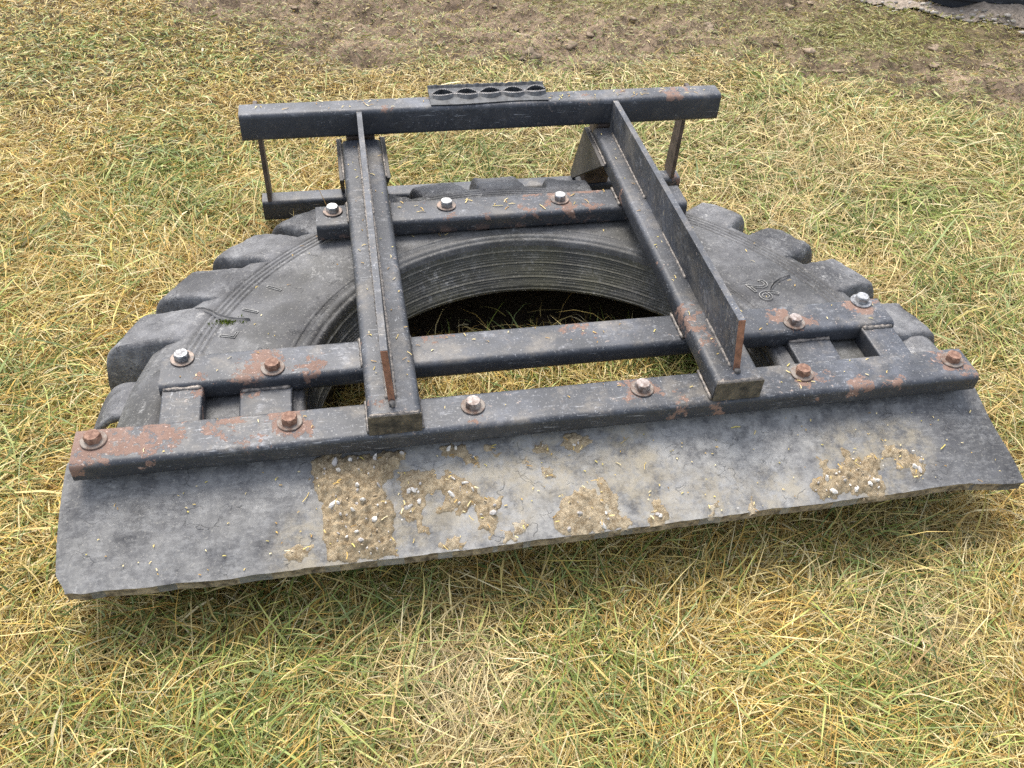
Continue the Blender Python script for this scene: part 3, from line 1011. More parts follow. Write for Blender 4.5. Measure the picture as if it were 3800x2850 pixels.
# raised outline marks on the sidewall
M_MARK = flat_mat('worn_raised_rubber', (0.27, 0.265, 0.25), 0.7, var=0.4, scale=60)
def outline_text(txt, size, x, y, ang, r):
    cu = bpy.data.curves.new('txt', 'FONT')
    cu.body = txt
    cu.size = size
    cu.fill_mode = 'NONE'
    cu.bevel_depth = 0.0009
    cu.bevel_resolution = 1
    cu.align_x = 'CENTER'
    cu.resolution_u = 4
    tmp = bpy.data.objects.new('txt', cu)
    COL.objects.link(tmp)
    dg = bpy.context.evaluated_depsgraph_get()
    me = bpy.data.meshes.new_from_object(tmp.evaluated_get(dg))
    bpy.data.objects.remove(tmp)
    bpy.data.curves.remove(cu)
    ca, sa = math.cos(ang), math.sin(ang)
    n = len(me.vertices)
    co = np.empty(n * 3, np.float32)
    me.vertices.foreach_get('co', co)
    co = co.reshape(-1, 3)
    X = x + ca * co[:, 0] - sa * co[:, 1]
    Y = y + sa * co[:, 0] + ca * co[:, 1]
    R_ = np.hypot(X, Y - 0.069)
    Z = ZT + np.interp(R_, [0.5, 0.53, 0.6, 0.655, 0.7], [-0.042, -0.0405, -0.0425, -0.047, -0.052]) + co[:, 2] * 1.0 + 0.0022
    me.vertices.foreach_set('co', np.stack([X, Y, Z], 1).astype(np.float32).ravel())
    me.update()
    me.materials.clear()
    me.materials.append(M_MARK)
    o = bpy.data.objects.new('moulded_mark', me)
    lk(o, tyre)
outline_text('26', 0.068, 0.483, 0.297, math.radians(-69), 0.6)
outline_text('L', 0.045, -0.585, 0.30, math.radians(157 - 90), 0.6)
outline_text('I', 0.05, -0.545, 0.365, math.radians(150 - 90), 0.6)
outline_text('I', 0.05, -0.50, 0.43, math.radians(144 - 90), 0.6)

def sidewall_z(x, y):
    r = math.hypot(x, y - 0.068)
    return ZT + float(np.interp(r, [0.5, 0.53, 0.6, 0.655, 0.70, 0.735, 0.765], [-0.042, -0.0405, -0.0425, -0.047, -0.052, -0.0575, -0.067]))

def split(pts, w, up):
    """an open split in the rubber: a dark slot with one raised lip"""
    V, F = [], []
    n = len(pts)
    for i, (x, y) in enumerate(pts):
        a, b = pts[max(0, i - 1)], pts[min(n - 1, i + 1)]
        dx, dy = b[0] - a[0], b[1] - a[1]
        L = math.hypot(dx, dy)
        nx, ny = -dy / L, dx / L
        q = w * math.sin(math.pi * (i + 0.15) / (n - 0.7))
        z = sidewall_z(x, y)
        for (o, dz) in ((-1.4 * q - 0.002, 0.0), (-q * 0.6, up * 0.4 + 0.003), (-q * 0.5, 0.0015), (q * 0.6, 0.0012), (q * 0.7, up + 0.003), (1.8 * q + 0.003, -0.001)):
            V.append((x + nx * o, y + ny * o, z + dz))
    for i in range(n - 1):
        for j in range(5):
            a = i * 6 + j
            F.append((a, a + 6, a + 7, a + 1))
    o = obj_from('split', V, F, M_RUBBER, tyre, smooth=True)
    o.data.materials.append(flat_mat('split_shadow_rubber', (0.012, 0.012, 0.012), 0.9))
    o.data.polygons.foreach_set('material_index', [1 if f.index % 5 == 2 else 0 for f in o.data.polygons])
split([(0.515, 0.296), (0.524, 0.311), (0.537, 0.325), (0.556, 0.339), (0.586, 0.352)], 0.0024, 0.003)
split([(-0.672, 0.412), (-0.655, 0.404), (-0.636, 0.388), (-0.622, 0.371), (-0.603, 0.356), (-0.585, 0.348), (-0.560, 0.343)], 0.0026, 0.004)

def moss():
    g = np.random.default_rng(4)
    V, F, C = [], [], []
    for (cx, cy, n, sp) in ((-0.606, 0.349, 130, 0.013), (-0.592, 0.343, 60, 0.010)):
        for _ in range(n):
            x, y = cx + g.normal(0, sp), cy + g.normal(0, sp * 0.35)
            z = sidewall_z(x, y)
            a = g.random() * 6.28
            h, w = 0.002 + 0.004 * g.random(), 0.0012
            b = len(V)
            V += [(x - w * math.cos(a), y - w * math.sin(a), z), (x + w * math.cos(a), y + w * math.sin(a), z), (x + g.normal(0, .002), y + g.normal(0, .002), z + h), (x - w * 0.5, y, z + h * 0.8)]
            F.append((b, b + 1, b + 2, b + 3))
            c = np.array([0.20, 0.26, 0.03]) * g.uniform(0.6, 1.2)
            C += [c] * 4
    o = quads_mesh('moss', np.array(V), np.array(F), tint_mat('moss_green', 0.8), colors=np.array(C))
    o['kind'] = 'stuff'
moss()

# ------------------------------------------------------------------ front rubber flap
FX0, FX1, FY0, FY1 = -0.853, 0.822, 0.058, -0.213
def flap_z(x, y):
    t = np.clip((0.02 - y) / 0.235, -0.2, 1.0)
    z = -HA - 0.0015 - 0.072 * np.clip(t, 0, 1) ** 1.15
    z = z - 0.018 * sstep(0.70, 0.84, x) * (0.5 + 0.5 * np.clip(t, 0, 1)) - 0.020 * sstep(-0.80, -0.87, x)
    z = z - 0.02 * sstep(0.015, 0.058, y) * sstep(0.7, 0.85, np.abs(x))
    rip = (vnoise(x, y * 0.25, 9.0, 3) - 0.5) * 0.0045 * np.clip(t, 0, 1) ** 2
    rip = rip + (vnoise(x, y * 0.3, 22, 8) - 0.5) * 0.002 * np.clip(t, 0, 1) ** 2
    rip = rip + (fbm(x, y, 20, 3, 9) - 0.5) * 0.0025
    return ZT + z + rip

def flap_xy(u, v):
    """u 0..1 left to right, v 0..1 back to front"""
    x0 = -0.853 - 0.008 * np.sin(v * 2.6) + 0.015 * sstep(0.85, 1.0, v)
    x1 = 0.812 + 0.030 * v + 0.012 * np.sin(v * 9) * 0.2
    x = x0 + (x1 - x0) * u
    yf = -0.209 + 0.0012 * (vnoise(u * 40, u * 0, 1.0, 5) - 0.5) * 2 + 0.0006 * (vnoise(u * 140, u * 0, 1.0, 6) - 0.5) * 2 - 0.004 * np.sin(u * 5)
    yf = yf + 0.010 * sstep(0.02, 0.0, u)
    yb = 0.052 - 0.0 * u
    return x, yb + (yf - yb) * v

def build_flap():
    nu, nv = 420, 72
    u = np.linspace(0, 1, nu)
    v = np.linspace(0, 1, nv)
    uu, vv = np.meshgrid(u, v)
    x, y = flap_xy(uu, vv)
    z = flap_z(x, y)
    top = np.stack([x.ravel(), y.ravel(), z.ravel()], 1)
    th = 0.023
    bot = top.copy()
    bot[:, 2] -= th
    bot[:, 1] += 0.004 * vv.ravel()
    V = np.concatenate([top, bot])
    N = nu * nv
    i = np.arange(nv - 1)[:, None] * nu + np.arange(nu - 1)[None, :]
    Ft = np.stack([i, i + nu, i + nu + 1, i + 1], -1).reshape(-1, 4)
    Fb = np.stack([i, i + 1, i + nu + 1, i + nu], -1).reshape(-1, 4) + N
    # edges with a middle row so the cut edge looks torn
    bord = np.concatenate([np.arange(nu), nu * (np.arange(1, nv)) + nu - 1, N - 2 - np.arange(nu - 1), nu * np.arange(nv - 2, 0, -1)])
    mid = (V[bord] + V[bord + N]) / 2
    jit = (rng.random((len(bord), 2)) - 0.5) * 0.0012
    mid[:, 0] += jit[:, 0]
    mid[:, 1] += jit[:, 1] + 0.0015
    base = len(V)
    V = np.concatenate([V, mid])
    a = np.arange(len(bord))
    b = (a + 1) % len(bord)
    F1 = np.stack([bord[b], bord[a], base + a, base + b], 1)
    F2 = np.stack([base + b, base + a, bord[a] + N, bord[b] + N], 1)
    F = np.concatenate([Ft, Fb, F1, F2])
    o = quads_mesh('rubber_flap', V, F, M_FLAP, root, smooth=True)
    me = o.data
    me.materials.append(M_MUD_FILM)
    mi = np.zeros(len(F), np.int32)
    ne = len(bord)
    front = (np.abs(V[bord, 1] + 0.205) < 0.02) & (np.arange(ne) > nu + 20) & (vnoise(V[bord, 0], V[bord, 0] * 0, 38, 2) > 0.25)
    mi[len(Ft) + len(Fb):len(Ft) + len(Fb) + ne] = front
    mi[len(Ft) + len(Fb) + ne:] = front
    me.polygons.foreach_set('material_index', mi)
    bm = bmesh.new()
    bm.from_mesh(me)
    for e in bm.edges:
        if len(e.link_faces) == 2 and e.calc_face_angle(0) > 0.8:
            e.smooth = False
    bm.to_mesh(me)
    bm.free()
    o['label'] = 'grey dusty rubber flap under the front bar with dried mud on it'
    return o
M_MUD_FILM = flat_mat('dry_mud_film', (0.13, 0.10, 0.065), 0.95, var=0.5, scale=70, c2=(0.34, 0.28, 0.19))
flap = build_flap()

# dried mud on the flap: outlines in flap coordinates (x, y)
MUD = [([(-0.4488, -0.0337), (-0.4294, -0.0217), (-0.4172, -0.0118), (-0.397, -0.0157), (-0.3952, -0.0318), (-0.3545, -0.0332), (-0.3193, -0.034), (-0.2894, -0.0309), (-0.2911, -0.0466), (-0.3048, -0.0653), (-0.3146, -0.0749), (-0.3272, -0.0856), (-0.3344, -0.0998), (-0.3273, -0.1154), (-0.3185, -0.128), (-0.316, -0.1456), (-0.322, -0.162), (-0.3228, -0.1844), (-0.32, -0.2109), (-0.3533, -0.2096), (-0.4029, -0.2078), (-0.4344, -0.2068), (-0.4315, -0.1854), (-0.4374, -0.171), (-0.4387, -0.1485), (-0.4359, -0.1261), (-0.4428, -0.1022), (-0.4511, -0.0747), (-0.4513, -0.0535)], 0.013, 0, 1.05), ([(-0.305, -0.0668), (-0.2758, -0.0685), (-0.2414, -0.077), (-0.2422, -0.0952), (-0.2516, -0.1121), (-0.2688, -0.122), (-0.2697, -0.1423), (-0.2771, -0.1558), (-0.2703, -0.1709), (-0.2686, -0.1809), (-0.2817, -0.1709), (-0.2887, -0.1574), (-0.2994, -0.1504), (-0.3069, -0.1409), (-0.3086, -0.1292), (-0.2988, -0.1186), (-0.3036, -0.1092), (-0.2991, -0.0948), (-0.308, -0.0818)], 0.006, 0.05, 0.9), ([(-0.2334, -0.084), (-0.2206, -0.0762), (-0.2071, -0.0869), (-0.1904, -0.0949), (-0.1775, -0.1085), (-0.1695, -0.1243), (-0.1386, -0.1353), (-0.1402, -0.1454), (-0.1486, -0.1706), (-0.1565, -0.184), (-0.1601, -0.1977), (-0.1688, -0.1883), (-0.1823, -0.181), (-0.1769, -0.1645), (-0.181, -0.1524), (-0.1861, -0.1475), (-0.1942, -0.1422), (-0.2038, -0.1585), (-0.2136, -0.156), (-0.2176, -0.1425), (-0.2245, -0.1504), (-0.2473, -0.1478), (-0.2462, -0.1392), (-0.2365, -0.1315), (-0.2293, -0.1206), (-0.2404, -0.1044)], 0.009, 0.05, 0.9), ([(-0.2267, -0.0314), (-0.2028, -0.0325), (-0.1856, -0.0392), (-0.1771, -0.0433), (-0.1709, -0.0631), (-0.1697, -0.0757), (-0.1866, -0.0676), (-0.1967, -0.0539), (-0.2148, -0.0551), (-0.225, -0.0412)], 0.006, 0, 0.6), ([(-0.1516, -0.0349), (-0.1373, -0.0413), (-0.1358, -0.0511), (-0.1243, -0.0556), (-0.1363, -0.0637), (-0.1452, -0.0532), (-0.1565, -0.0472)], 0.005, 0, 0.4), ([(-0.0617, -0.048), (-0.0484, -0.0429), (-0.0377, -0.0522), (-0.0416, -0.0646), (-0.0558, -0.0663), (-0.0637, -0.059)], 0.007, 0, 0.6), ([(-0.0092, -0.034), (0.0164, -0.0319), (0.0397, -0.041), (0.0468, -0.0517), (0.0359, -0.0586), (0.0183, -0.068), (-0.0021, -0.061), (-0.0197, -0.0558), (-0.013, -0.0452)], 0.007, 0, 0.6), ([(0.0141, -0.1329), (0.0252, -0.1312), (0.0296, -0.1467), (0.0389, -0.1174), (0.051, -0.1187), (0.0591, -0.138), (0.0623, -0.1654), (0.0644, -0.1833), (0.0872, -0.2034), (0.0764, -0.2109), (0.0371, -0.2106), (-0.0019, -0.2104), (-0.0432, -0.2085), (-0.055, -0.1929), (-0.0513, -0.1731), (-0.0369, -0.1601), (-0.0308, -0.1444), (-0.0127, -0.145), (-0.005, -0.1368)], 0.006, 0.18, 0.6), ([(0.0352, -0.1563), (0.0522, -0.1553), (0.0478, -0.1726), (0.0386, -0.2036), (0.0256, -0.2079), (0.0281, -0.185)], 0.009, 1.0, 0), ([(0.1275, -0.1637), (0.1399, -0.1636), (0.1427, -0.1774), (0.1451, -0.1925), (0.1409, -0.2096), (0.1133, -0.2093), (0.1196, -0.1896)], 0.006, 0.05, 0.5), ([(-0.2388, -0.1942), (-0.2244, -0.1931), (-0.2086, -0.2033), (-0.2111, -0.2113), (-0.2354, -0.2112), (-0.2518, -0.2065), (-0.248, -0.1987)], 0.006, 0.2, 0.7), ([(-0.1431, -0.1912), (-0.135, -0.195), (-0.1196, -0.2081), (-0.1407, -0.2126), (-0.1439, -0.2053)], 0.006, 0.3, 0.4), ([(-0.4829, -0.1739), (-0.472, -0.1738), (-0.4601, -0.182), (-0.462, -0.19), (-0.4705, -0.1971), (-0.4844, -0.2022), (-0.5005, -0.1989), (-0.5055, -0.1902), (-0.4942, -0.1807)], 0.006, 0.15, 0.8), ([(-0.1236, -0.1792), (-0.1079, -0.1738), (-0.0985, -0.1878), (-0.1067, -0.2011), (-0.1239, -0.1991), (-0.1283, -0.1901)], 0.004, 0.65, 0.2), ([(-0.0567, -0.0882), (-0.0357, -0.0905), (-0.0356, -0.106), (-0.0511, -0.1074)], 0.002, 0.6, 0), ([(-0.0854, -0.0694), (-0.0744, -0.0674), (-0.0792, -0.0857), (-0.0891, -0.0815)], 0.002, 0.7, 0), ([(0.4503, -0.1275), (0.4621, -0.1368), (0.4707, -0.1505), (0.4824, -0.155), (0.4977, -0.1311), (0.5024, -0.1087), (0.512, -0.1196), (0.516, -0.1363), (0.5311, -0.1411), (0.5572, -0.1261), (0.5661, -0.1384), (0.5679, -0.1515), (0.5567, -0.1631), (0.5616, -0.1857), (0.5548, -0.2035), (0.5343, -0.2135), (0.4993, -0.2005), (0.4739, -0.1976), (0.4361, -0.2026), (0.4243, -0.189), (0.4173, -0.1759), (0.4261, -0.1645), (0.4462, -0.1636), (0.452, -0.1516)], 0.009, 0.05, 1.2), ([(0.5797, -0.1252), (0.6048, -0.1181), (0.6269, -0.132), (0.645, -0.147), (0.6544, -0.1577), (0.6448, -0.1727), (0.6301, -0.1838), (0.6158, -0.1854), (0.6165, -0.1664), (0.5949, -0.1609), (0.5969, -0.1515), (0.6108, -0.1465), (0.5878, -0.144), (0.5759, -0.1395)], 0.007, 0.1, 0.8), ([(0.221, -0.1934), (0.2333, -0.1828), (0.2432, -0.187), (0.233, -0.2066), (0.222, -0.2068)], 0.003, 0.7, 0.2), ([(0.3023, -0.1754), (0.3068, -0.2031), (0.3046, -0.2103), (0.2846, -0.208)], 0.004, 0.4, 0.4)]
def mud_material():
    k = NT('dried_mud')
    a = k.n('ShaderNodeVertexColor', layer_name='tint')
    n1 = k.noise(90, 7, 0.75)
    n2 = k.noise(420, 4, 0.7)
    c = k.mix(k.step(n1, 0.32, 0.7), a.outputs['Color'], (0.19, 0.135, 0.075))
    c = k.mix(k.math('MULTIPLY', k.step(n2, 0.54, 0.64), 0.5), c, (0.56, 0.49, 0.36))
    k.put(k.b.inputs['Base Color'], c)
    k.put(k.b.inputs['Roughness'], 0.95)
    k.put(k.b.inputs['Specular IOR Level'], 0.15)
    k.put(k.b.inputs['Normal'], k.bump(k.math('ADD', n1, k.math('MULTIPLY', n2, 0.5)), 0.9, 0.004))
    return k.m
M_MUD = mud_material()

def inside_dist(px, py, poly):
    """signed distance to a polygon, positive inside"""
    P = np.asarray(poly, float)
    Q = np.roll(P, -1, 0)
    d = np.full(px.shape, 1e9)
    ins = np.zeros(px.shape, bool)
    for (x0, y0), (x1, y1) in zip(P, Q):
        ex, ey = x1 - x0, y1 - y0
        t = np.clip(((px - x0) * ex + (py - y0) * ey) / (ex * ex + ey * ey + 1e-12), 0, 1)
        d = np.minimum(d, np.hypot(px - x0 - t * ex, py - y0 - t * ey))
        c = ((y0 > py) != (y1 > py)) & (px < (x1 - x0) * (py - y0) / (y1 - y0 + 1e-12) + x0)
        ins ^= c
    return np.where(ins, d, -d)

def build_mud(poly, thick, pale, seed):
    P = np.asarray(poly)
    st = 0.0026
    X = np.arange(P[:, 0].min() - 0.012, P[:, 0].max() + 0.012, st)
    Y = np.arange(max(P[:, 1].min() - 0.012, -0.2125), min(P[:, 1].max() + 0.012, 0.02), st)
    xx, yy = np.meshgrid(X, Y)
    wx = (fbm(xx, yy, 90, 3, seed) - 0.5) * 0.016
    wy = (fbm(xx, yy, 90, 3, seed + 5) - 0.5) * 0.016
    d = inside_dist(xx + wx, yy + wy, poly)
    d = d - 0.006 * np.clip(fbm(xx, yy, 120, 3, seed + 55) - 0.5, -0.5, 1) * 2
    rise = 0.25 * sstep(-0.0005, 0.004, d) + 0.75 * sstep(0.0, 0.022, d)
    lump = 0.25 + 0.75 * fbm(xx, yy, 32, 4, seed + 9, 0.6) + 1.9 * (fbm(xx, yy, 75, 4, seed + 3, 0.75) - 0.5) + 0.7 * np.clip(fbm(xx, yy, 16, 2, seed + 40) - 0.55, 0, 1)
    h = rise * thick * np.clip(lump, 0.06, 1.9)
    z = flap_z(xx, yy) + h + 0.0004
    keep = d > -0.0012
    z = np.where(keep, z, z - 0.004)
    V = np.stack([xx.ravel(), yy.ravel(), z.ravel()], 1)
    nx, ny = len(X), len(Y)
    i = np.arange(ny - 1)[:, None] * nx + np.arange(nx - 1)[None, :]
    F = np.stack([i, i + 1, i + nx + 1, i + nx], -1).reshape(-1, 4)
    kf = keep.ravel()
    F = F[kf[F].any(1)]
    used = np.unique(F)
    remap = -np.ones(len(V), np.int64)
    remap[used] = np.arange(len(used))
    V, F = V[used], remap[F]
    c0 = np.array([0.42, 0.335, 0.215]) * (1 - pale) + np.array([0.58, 0.53, 0.42]) * pale
    cn = fbm(V[:, 0], V[:, 1], 25, 3, seed + 70)[:, None]
    col = c0[None] * (0.55 + 0.9 * fbm(V[:, 0], V[:, 1], 140, 3, seed + 71, 0.7)[:, None]) * (0.8 + 0.4 * cn)
    o = quads_mesh('dried_mud', V, F, M_MUD, flap, smooth=True, colors=col)
    return d, xx, yy, z

# stones caught in the mud
PEB_M = [flat_mat('pale_stone', (0.62, 0.585, 0.53), 0.8, var=0.14, scale=60), flat_mat('grey_stone', (0.43, 0.40, 0.37), 0.8, var=0.2, scale=60), flat_mat('tan_stone', (0.46, 0.37, 0.25), 0.85, var=0.2, scale=60)]
PEB = []
for k in range(9):
    bm = bmesh.new()
    bmesh.ops.create_icosphere(bm, subdivisions=1, radius=1.0)
    s = Vector((random.uniform(.8, 1.35), random.uniform(.6, .95), random.uniform(.55, .85)))
    for v in bm.verts:
        n = 1 + 0.35 * mnoise.noise(v.co * 1.3 + Vector((k * 7.3, 0, 0)))
        v.co = Vector((v.co.x * s.x, v.co.y * s.y, v.co.z * s.z)) * n
    me = bpy.data.meshes.new('pebble')
    bm.to_mesh(me)
    bm.free()
    me.materials.append(PEB_M[0 if k < 5 else (1 if k < 7 else 2)])
    PEB.append(me)

npeb = 0
for i, (poly, thick, pale, dens) in enumerate(MUD):
    d, xx, yy, zz = build_mud(poly, thick, pale, 100 + i * 13)
    ok = np.argwhere(d > 0.006)
    if len(ok) == 0:
        continue
    area = (d > 0).sum() * 0.0026 ** 2
    n = int(dens * area * 0.40e4)
    for q in range(n):
        if npeb >= 300:
            break
        a, b = ok[rng.integers(len(ok))]
        big = rng.random()
        s = 0.0013 + 0.0022 * rng.random() if big < 0.75 else 0.0035 + 0.0040 * rng.random()
        o = bpy.data.objects.new('pebble', PEB[int(rng.integers(6, 9)) if big < 0.7 else int(rng.integers(0, 7))])
        o.location = (xx[a, b], yy[a, b], zz[a, b] + s * 0.05)
        o.scale = (s * (0.8 + 0.7 * rng.random()), s * (0.6 + 0.5 * rng.random()), s * 0.75)
        o.rotation_euler = tuple(rng.random(3) * 6)
        lk(o, flap)
        npeb += 1
# a few stones placed where the photo shows the large ones
for (x, y, s) in [(-0.4071, -0.0136, 0.0016), (-0.3946, -0.0629, 0.0024), (-0.4035, -0.086, 0.0029), (-0.4147, -0.104, 0.0031), (-0.3813, -0.0945, 0.0024), (-0.3751, -0.0712, 0.0018), (-0.3324, -0.1235, 0.0026), (-0.3657, -0.1299, 0.0024), (-0.3084, -0.1551, 0.0021), (-0.2786, -0.1061, 0.0024), (-0.1843, -0.1448, 0.0021), (-0.3887, -0.1863, 0.0021), (-0.3329, -0.172, 0.0016), (-0.3829, -0.1993, 0.0018), (-0.3808, -0.0522, 0.0021), (-0.4203, -0.0615, 0.0018), (-0.1734, -0.0596, 0.0018), (-0.4, -0.1158, 0.0016), (-0.3949, -0.1409, 0.0018), (-0.3672, -0.1624, 0.0016), (0.5415, -0.1943, 0.0037), (0.5133, -0.1392, 0.0024), (0.5321, -0.1793, 0.0026), (0.4792, -0.1594, 0.0021), (0.6333, -0.1376, 0.0031), (0.6454, -0.1502, 0.0018), (0.484, -0.1693, 0.0018), (0.5655, -0.1577, 0.0021), (0.2721, -0.2022, 0.0018), (0.4443, -0.1882, 0.0018)]:
    o = bpy.data.objects.new('pebble', PEB[int(rng.integers(5))])
    o.location = (x, y, float(flap_z(np.array(x), np.array(y))) + 0.0055)
    o.scale = (s, s, s)
    o.rotation_euler = (random.uniform(-.4, .4), random.uniform(-.4, .4), random.random() * 6)
    lk(o, flap)

# ------------------------------------------------------------------ far corner: gravel strip and a dark implement
def implement():
    r = bpy.data.objects.new('implement', None)
    r['label'] = 'dark steel implement on skids at the far right corner beside the gravel strip'
    r['category'] = 'implement'
    lk(r)
    r.location = (2.13, 2.225, 0)
    r.rotation_euler = (0, 0, math.radians(-20))
    m = steel('implement_paint', [], rust=0.7, dust=0.1)
    tube('side_beam', 'x', -0.12, 2.4, 0.0, 0.10, 0.035, 0.24, 0.012, m, r)
    tube('side_beam', 'x', -0.12, 2.4, 0.9, 1.0, 0.10, 0.24, 0.012, m, r)
    tube('cross_beam', 'y', 0.1, 0.9, -0.12, -0.02, 0.10, 0.22, 0.012, m, r)
    tube('cross_beam', 'y', 0.1, 0.9, 1.2, 1.3, 0.10, 0.22, 0.012, m, r)
    tube('cross_beam', 'y', 0.1, 0.9, 2.3, 2.4, 0.10, 0.22, 0.012, m, r)
    plate('deck_plate', [(-0.12, 0.0), (2.4, 0.0), (2.4, 1.0), (-0.12, 1.0)], 'z', 0.243, 0.255, m, r)
    for y in (0.02, 0.92):
        plate('skid', [(-0.16, 0.10), (-0.10, 0.02), (0.0, 0.0), (2.3, 0.0), (2.4, 0.03), (2.42, 0.10)], 'y', y, y + 0.05, m, r)
implement()

def gravel():
    # low strip of stones: one sheet plus loose stones as one mass
    pts = [(1.66, 2.42), (1.86, 2.25), (2.05, 2.12), (2.34, 2.00), (2.7, 1.86), (3.6, 1.55)]
    n = 40
    V, F = [], []
    P = np.array(pts)
    s = np.linspace(0, len(P) - 1, n)
    cx, cy = np.interp(s, np.arange(len(P)), P[:, 0]), np.interp(s, np.arange(len(P)), P[:, 1])
    for i in range(n):
        for j in range(5):
            q = j / 4
            x, y = cx[i] + 0.03 * q, cy[i] + 0.22 * q
            V.append((x, y, float(ground_h(np.array(x), np.array(y))) + 0.008 + 0.01 * math.sin(q * math.pi)))
    for i in range(n - 1):
        for j in range(4):
            a = i * 5 + j
            F.append((a, a + 5, a + 6, a + 1))
    m = flat_mat('gravel', (0.24, 0.195, 0.15), 0.95, var=0.4, scale=70, bump=0.9)
    o = obj_from('gravel_strip', V, F, m, None, smooth=True)
    o['kind'] = 'structure'
    ico = bmesh.new()
    bmesh.ops.create_icosphere(ico, subdivisions=1, radius=1)
    iv = np.array([v.co[:] for v in ico.verts])
    it = np.array([[v.index for v in f.verts] for f in ico.faces])
    ico.free()
    N = 300
    k = rng.random(N) * (n - 1)
    q = rng.random(N) * 1.2 - 0.15
    x = np.interp(k, np.arange(n), cx) + 0.03 * q
    y = np.interp(k, np.arange(n), cy) + 0.22 * q - 0.03
    sz = 0.004 + 0.012 * rng.random(N) ** 3
    z = ground_h(x, y) + 0.010 + sz * 0.3
    jit = 1 + 0.35 * (rng.random((N, len(iv), 1)) - 0.5)
    sc = 0.7 + 0.6 * rng.random((N, 1, 3))
    VV = (iv[None] * jit * sc * sz[:, None, None] * np.array([1.2, 0.9, 0.5])) + np.stack([x, y, z], 1)[:, None]
    T = (it[None] + (np.arange(N) * len(iv))[:, None, None]).reshape(-1, 3)
    tone = (0.20 + 0.30 * rng.random((N, 1))) * np.array([[1.0, 0.90, 0.78]])
    col = np.repeat(tone, len(iv), 0)
    st = quads_mesh('gravel_stones', VV.reshape(-1, 3), None, tint_mat('stone_tint', 0.9, noise_amt=0.15), tris=T, colors=col)
    st['kind'] = 'stuff'
gravel()

# clods of churned soil along the bare strip
def clods():
    ico = bmesh.new()
    bmesh.ops.create_icosphere(ico, subdivisions=3, radius=1)
    iv = np.array([v.co[:] for v in ico.verts])
    it = np.array([[v.index for v in f.verts] for f in ico.faces])
    ico.free()
    N = 420
    x = rng.uniform(-2.2, 3.4, N * 6)
    y = rng.uniform(1.2, 3.4, N * 6)
    m, moss = mudmask(x, y)
    ok = rng.random(len(x)) < m ** 1.5
    x, y = x[ok][:N], y[ok][:N]
    N = len(x)
    sz = 0.006 + 0.020 * rng.random(N) ** 3
    jit = np.ones((N, len(iv), 1))
    for a in range(3):
        jit[:, :, 0] += 0.22 * np.sin(iv[None, :, a] * rng.uniform(2, 6, (N, 1)) + rng.uniform(0, 6, (N, 1))) + 0.10 * np.sin(iv[None, :, a] * rng.uniform(8, 16, (N, 1)) + iv[None, :, (a + 1) % 3] * 7 + rng.uniform(0, 6, (N, 1)))
    jit += 0.16 * (rng.random(jit.shape) - 0.5)
    sc = np.stack([rng.uniform(0.8, 1.7, N), rng.uniform(0.7, 1.2, N), rng.uniform(0.25, 0.5, N)], 1)[:, None]
    ang = rng.random(N) * 6.3
    q = iv[None] * jit * sc * sz[:, None, None]
    ca, sa = np.cos(ang)[:, None], np.sin(ang)[:, None]
    qx, qy = q[..., 0] * ca - q[..., 1] * sa, q[..., 0] * sa + q[..., 1] * ca
    q = np.stack([qx, qy, q[..., 2]], -1)
    VV = q + np.stack([x, y, ground_h(x, y) - 0.15 * sz], 1)[:, None]
    T = (it[None] + (np.arange(N) * len(iv))[:, None, None]).reshape(-1, 3)
    tone = (0.7 + 0.6 * rng.random((N, 1))) * np.array([[0.30, 0.225, 0.155]])
    o = quads_mesh('soil_clods', VV.reshape(-1, 3), None, tint_mat('clod_tint', 0.95, noise_amt=0.45), tris=T, colors=np.repeat(tone, len(iv), 0), smooth=True)
    o['kind'] = 'stuff'
clods()

# ------------------------------------------------------------------ grass
STRAW = np.array([[0.64, 0.48, 0.165], [0.72, 0.58, 0.255], [0.57, 0.37, 0.085], [0.40, 0.235, 0.06], [0.61, 0.51, 0.135], [0.80, 0.68, 0.38]])
GREEN = np.array([[0.22, 0.28, 0.055], [0.33, 0.38, 0.09], [0.14, 0.20, 0.045], [0.43, 0.45, 0.14], [0.28, 0.34, 0.12]])

def blob(x, y, L):
    t = 0
    for (cx, cy, r, a) in L:
        t = t + a * np.exp(-(((x - cx) ** 2 + (y - cy) ** 2) / (r * r)))
    return t

